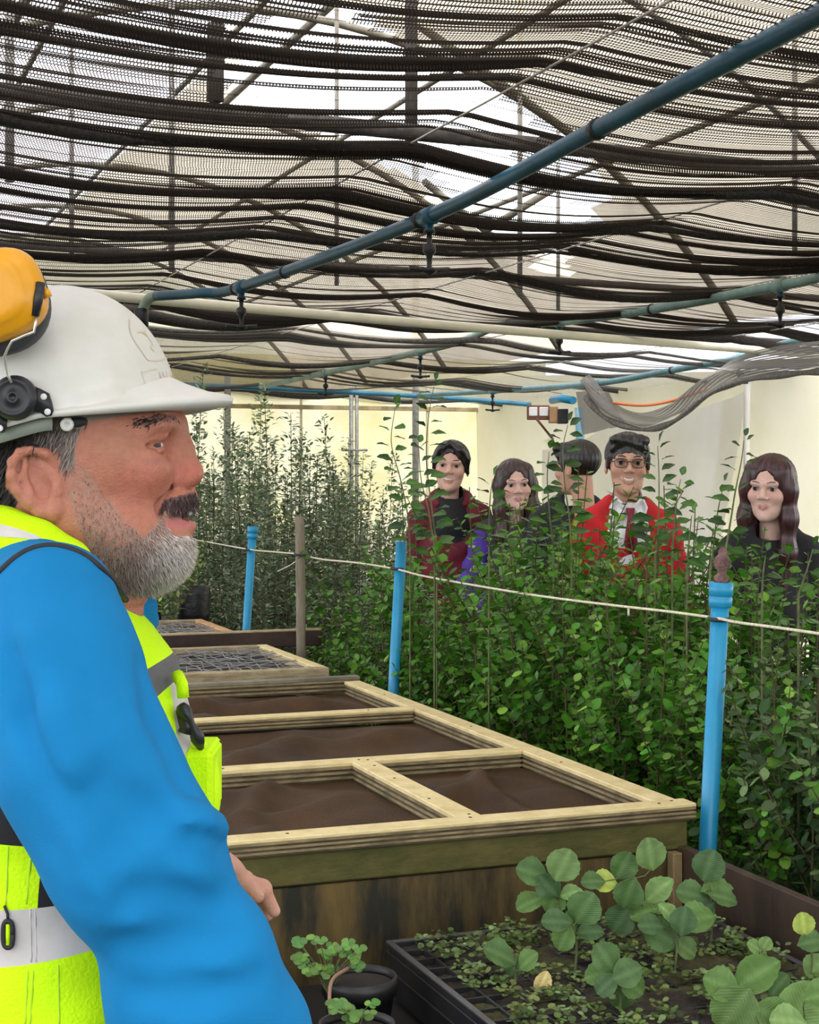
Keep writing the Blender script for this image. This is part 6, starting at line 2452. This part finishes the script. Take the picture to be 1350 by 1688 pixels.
J.disp(lambda x, y, z: .0008 * np.sin(52 * z + 30 * x + 2 * np.sin(20 * x)) * np.sin(31 * x - 18 * z) + .0003 * np.sin(120 * z + 70 * x + 3 * np.sin(30 * z)), .02)
V2, Q2 = J.mesh()
jacket = mesh_np('sweatshirt', V2, Q2, M_blue, man)

# ---------------------------------------------------------------- vest
M_vest = mat('fluorescent_yellow', (.60, .98, .004), .75, vary=.04, scale=9, bump=.25, bump_scale=300, spec=.2)
M_refl = mat('reflective_grey', (.56, .53, .50), .5, vary=.06, scale=20)
M_vblk = mat('black_mesh_fabric', (.012, .012, .013), .85)
M_vgrey = mat('dark_grey_fabric', (.10, .10, .105), .7, vary=.2, scale=14)
Ve = Field((-.60, 1.28, 1.04), (-.13, 1.80, 1.60), .0036)
Ve.ell((-.335, 1.55, 1.30), (.128, .172, .205), .0)
Ve.ell((-.330, 1.55, 1.10), (.140, .182, .26), .05)
Ve.chain([(A(-70, 900, 1.50), .040), (A(0, 903, 1.475), .0345), (A(60, 912, 1.458), .0290), (A(105, 930, 1.450), .0215), (A(130, 985, 1.46), .020)], .015)
Ve.chain([(A(-70, 900, 1.60), .040), (A(0, 903, 1.625), .0345), (A(60, 912, 1.642), .0290), (A(105, 930, 1.650), .0215), (A(130, 985, 1.645), .020)], .015)
Ve.chain([(A(-70, 905, 1.48), .045), (A(-90, 910, 1.55), .05), (A(-70, 905, 1.62), .045)], .02)
Ve.chain([(A(322, 1255, 1.53), .020), (A(326, 1330, 1.53), .020)], .02)
# armholes and neck
Ve.chain([(A(82, 1006, 1.300), .064), (A(82, 1006, 1.400), .0555), (A(100, 1110, 1.372), .060), (A(130, 1225, 1.355), .064)], .004, 'sub')
Ve.chain([(A(95, 1000, 1.80), .066), (A(95, 1000, 1.715), .057), (A(160, 1160, 1.76), .058)], .004, 'sub')
Ve.cap(A(95, 830, 1.55), A(80, 1000, 1.55), .066, .064, .006, 'sub')
Ve.chain([(A(190, 910, 1.55), .044), (A(165, 1010, 1.55), .034), (A(190, 1060, 1.57), .012)], .006, 'sub')
Ve.disp(lambda x, y, z: .0022 * np.sin(34 * z + 22 * x + 2 * np.sin(14 * x)) * np.sin(26 * x - 12 * z) + .0010 * np.sin(90 * z - 40 * x), .02)
Ve.cut((0, 0, 1.085), (0.12, 0, -1))
V3, Q3 = Ve.mesh()
import bmesh
meV = bpy.data.meshes.new('vest')
meV.from_pydata(V3.tolist(), [], Q3.tolist())
bmv = bmesh.new(); bmv.from_mesh(meV)
LN = {'black_top': ((-60, 1300), (200, 1300)), 'yel_top': ((0, 1389), (70, 1395)), 'yel_side': ((72, 1390), (66, 1492)), 'band_top': ((0, 1496), (136, 1488)), 'band_bot': ((0, 1591), (194, 1563))}
LF = {'dk_top': ((246, 1100), (280, 1083)), 'dk_bot': ((262, 1146), (300, 1112)), 'st_left': ((279, 1138), (306, 1284)), 'st_right': ((297, 1146), (320, 1284)), }
for (a_, b_), Yr in [(v, 1.385) for v in LN.values()] + [(v, 1.50) for v in LF.values()]:
    p0, p1 = W(*a_, Yr), W(*b_, Yr)
    bmesh.ops.bisect_plane(bmv, geom=bmv.verts[:] + bmv.edges[:] + bmv.faces[:], plane_co=p0, plane_no=(p1 - p0).cross(Vector((0, 1, 0))))
bmv.to_mesh(meV); bmv.free()


def side(line, Yr, P):
    """> 0 below / right of the line, measured in photograph pixels at depth Yr"""
    x = 675 + FPX * P[:, 0] / Yr; y = HOR - FPX * (P[:, 2] - EYE) / Yr
    (x0, y0), (x1, y1) = line
    return (x1 - x0) * (y - y0) - (y1 - y0) * (x - x0), x, y


nv = len(meV.vertices)
co = np.empty(nv * 3, np.float32); meV.vertices.foreach_get('co', co); co = co.reshape(-1, 3)
polys = [tuple(p.vertices) for p in meV.polygons]
cen = np.array([co[list(p)].mean(0) for p in polys])
bt, X1, Y1 = side(LN['band_top'], 1.385, cen); bb, _, _ = side(LN['band_bot'], 1.385, cen)
yt, _, _ = side(LN['yel_top'], 1.385, cen); ys, _, _ = side(LN['yel_side'], 1.385, cen); kt, _, _ = side(LN['black_top'], 1.385, cen)
dt, Xf, Yf = side(LF['dk_top'], 1.50, cen); db, _, _ = side(LF['dk_bot'], 1.50, cen)
sl, _, _ = side(LF['st_left'], 1.50, cen); sr, _, _ = side(LF['st_right'], 1.50, cen)
cat = np.zeros(len(polys), int)
nearside = np.abs(cen[:, 1] - YM) > .09
band = (bt > 0) & (bb < 0)
cat[(kt > 0) & (bt < 0) & ((yt < 0) | (ys < 0)) & (X1 < 270) & nearside] = 2
cat[band] = 1
front = (X1 > 200) & (cen[:, 0] > -.30)
cat[front & (dt > 0) & (db < 0) & (Yf < 1180) & (Yf > 1060)] = 3
cat[front & (sl < 0) & (sr > 0) & (db > 0) & (Yf < 1320) & (cat != 2)] = 1


def subset(name, mask, material, parent):
    ps = [polys[i] for i in np.nonzero(mask)[0]]
    used = sorted({v for p in ps for v in p})
    mp = {v: i for i, v in enumerate(used)}
    return mesh_np(name, co[used], [tuple(mp[v] for v in p) for p in ps], material, parent)


vest = subset('safety_vest', cat == 0, M_vest, man)
vest['label'] = 'fluorescent yellow vest'
subset('reflective_band', cat == 1, M_refl, vest)['label'] = 'grey reflective bands'
subset('side_panel', (cat == 2) & (cen[:, 1] < YM), M_vblk, vest)['label'] = 'black side panel'
subset('side_panel', (cat == 2) & (cen[:, 1] >= YM), M_vblk, vest)['label'] = 'black side panel'
subset('chest_patch', cat == 3, M_vgrey, vest)['label'] = 'dark grey patch'
bpy.data.meshes.remove(meV)


def on(field, x, y, off=.0):
    p = field.probe(x, y, 1.15, 1.7, .001)
    return p - Vector((0, off, 0))


M_trim = mat('black_trim', (.018, .019, .022), .7)
pts = [on(J, x, y, .001) for x, y in [(-12, 955), (4, 938), (24, 920), (50, 905), (80, 899), (112, 903), (145, 918), (172, 941), (196, 970), (214, 998)]]
MB().tube(spline(pts, 40), .0027, 8).build('armhole_trim', M_trim, vest)
for line in ([(52, 1400), (44, 1490)], [(50, 1498), (52, 1586)], [(58, 1500), (60, 1586)], [(46, 1600), (42, 1690)], [(55, 1600), (50, 1690)], [(96, 1590), (98, 1690)], [(14, 1395), (10, 1492)]):
    (x0, y0), (x1, y1) = line
    MB().tube([on(Ve, x0 + (x1 - x0) * i / 8, y0 + (y1 - y0) * i / 8, .0002) for i in range(9)], .0011, 5).build('seam', M_refl if 1495 < y0 < 1590 else mat('vest_seam', (.42, .72, .01), .7), vest)
c = on(Ve, 15, 1538, .004)
ring = [c + Vector((.0042 * math.copysign(abs(math.cos(a_)) ** .8, math.cos(a_)), 0, .0115 * math.copysign(abs(math.sin(a_)) ** .7, math.sin(a_)))) for a_ in np.linspace(0, 2 * math.pi, 25)]
MB().tube(ring, .0022, 8).build('zip_pull', M_trim, vest)
MB().tube([c - UP * .009 , c + UP * .009], .0019, 8).build('zip_pull_core', M_vest, vest)
MB().tube([c + UP * .0125, on(Ve, 14, 1505, .003), on(Ve, 8, 1492, .002)], .0013, 6).build('zip_cord', M_trim, vest)
def patch(name, top_, bot_, material, off):
    n = 14
    a_ = spline([(x, y, 0) for x, y in top_], n); b_ = spline([(x, y, 0) for x, y in bot_], n)
    v, fc = [], []
    for i in range(n):
        for j in range(5):
            q = a_[i] * (1 - j / 4) + b_[i] * (j / 4)
            v.append(tuple(on(Ve, q[0], q[1], off)))
        if i:
            fc += [((i - 1) * 5 + j, (i - 1) * 5 + j + 1, i * 5 + j + 1, i * 5 + j) for j in range(4)]
    return mesh_np(name, np.array(v), fc, material, vest)


patch('shoulder_band', [(-14, 861), (25, 870), (66, 884)], [(-14, 884), (25, 886), (64, 890)], M_refl, .0012)['label'] = 'grey reflective shoulder strip'
sb_ = [W(112 + 10 * i, 697.5 - .93 * i, 1.468 + .0012 * i * i) for i in range(10)]
MB().tube(sb_, .0045, 8).build('sweatband', M_trim, helmet)
# chest pocket, mic and strap on the front
def wb2(x0, y0, x1, y1, Ya, Yb, material, name, parent, bev):
    a_ = W(x0, y1, Ya)
    return MB().box(a_, W(x1, y1, Ya) - a_, Vector((0, Yb - Ya, 0)), W(x0, y0, Ya) - a_, bev).build(name, material, parent)
wb2(300, 1240, 350, 1352, 1.50, 1.58, M_vest, 'chest_pocket', vest, .005)
wb2(306, 1234, 349, 1244, 1.505, 1.575, M_vest, 'pocket_flap', vest, .003)
MB().tube(spline([W(298, 1163, 1.50), W(312, 1185, 1.495), W(324, 1212, 1.50), W(332, 1236, 1.51)], 12), [.005 + .002 * math.sin(i) for i in range(12)], 8).build('radio_mic', M_blk, vest)
MB().tube([W(302, 1168, 1.505), W(309, 1198, 1.50), W(306, 1208, 1.50)], .0075, 8).build('mic_clip', M_blk, vest)
MB().tube([W(292, 1112, 1.51), W(300, 1128, 1.50), W(302, 1150, 1.50)], .0060, 8).build('shoulder_tab', M_vest, vest)

# ---------------------------------------------------------------- hands
handc = np.array((.52, .27, .19))
def hand(parent, wrist, knuckles, tips, thumb, name):
    lo = np.minimum.reduce([wrist] + [k for k in knuckles] + [t for t in tips] + thumb) - .04
    hi = np.maximum.reduce([wrist] + [k for k in knuckles] + [t for t in tips] + thumb) + .04
    f = Field(lo, hi, .0022)
    for k in knuckles:
        f.chain([(wrist, .024), (wrist * .5 + k * .5, .017), (k, .0110)], .012)
    for k, t, mid in zip(knuckles, tips, [None] * 4):
        m = k * .5 + t * .5 + np.array((.006, 0, .007))
        f.chain([(k, .0105), (m, .0094), (t, .0074)], .003)
        f.ell(m, (.0102, .0102, .0102), .006)
    f.chain([(thumb[0], .014), (thumb[1], .0112), (thumb[2], .0085)], .006)
    Vh, Qh = f.mesh()
    c = np.tile(handc, (len(Vh), 1))
    for t in tips:
        c = mixc(c, (.60, .33, .26), bump1(Vh, t, .012))
    return mesh_np(name, Vh, Qh, M_skin, parent, True, c)


kn = [A(396, 1448, 1.872), A(397, 1456, 1.892), A(395, 1464, 1.911), A(389, 1472, 1.928)]
tp = [A(452, 1502, 1.880), A(441, 1508, 1.902), A(424, 1512, 1.920), A(404, 1508, 1.934)]
hand(man, A(362, 1444, 1.897), kn, tp, [A(372, 1436, 1.868), A(402, 1452, 1.852), A(424, 1477, 1.856)], 'hand')
kn = [A(505 - 3 * i, 1960 + 6 * i, 1.385 + .019 * i) for i in range(4)]
tp = [A(520 - 8 * i, 2065 + (6, 12, 8, -8)[i], 1.395 + .017 * i) for i in range(4)]
hand(man, A(468, 1880, 1.405), kn, tp, [A(490, 1900, 1.385), A(530, 1945, 1.37), A(548, 1995, 1.375)], 'hand')

# ---------------------------------------------------------------- trousers and boots, below the frame
f = Field((-.52, 1.34, .10), (-.16, 1.76, 1.14), .008)
f.ell((-.335, 1.55, .98), (.128, .172, .17), .0)
for sy in (-1, 1):
    f.chain([((-.335, YM + sy * .085, .90), .092), ((-.33, YM + sy * .09, .50), .068), ((-.345, YM + sy * .095, .12), .055)], .03)
f.cut((0, 0, .12), (0, 0, -1))
Vt, Qt = f.mesh()
mesh_np('trousers', Vt, Qt, mat('black_work_trousers', (.014, .014, .016), .85), man)
for sy in (-1, 1):
    f = Field((-.46, YM + sy * .095 - .08, -.01), (-.10, YM + sy * .095 + .08, .24), .008)
    f.chain([((-.345, YM + sy * .095, .20), .058), ((-.345, YM + sy * .095, .06), .055), ((-.22, YM + sy * .098, .042), .044)], .02)
    f.cut((0, 0, .003), (0, 0, -1))
    Vb, Qb = f.mesh()
    mesh_np('boot', Vb, Qb, M_blk, man)
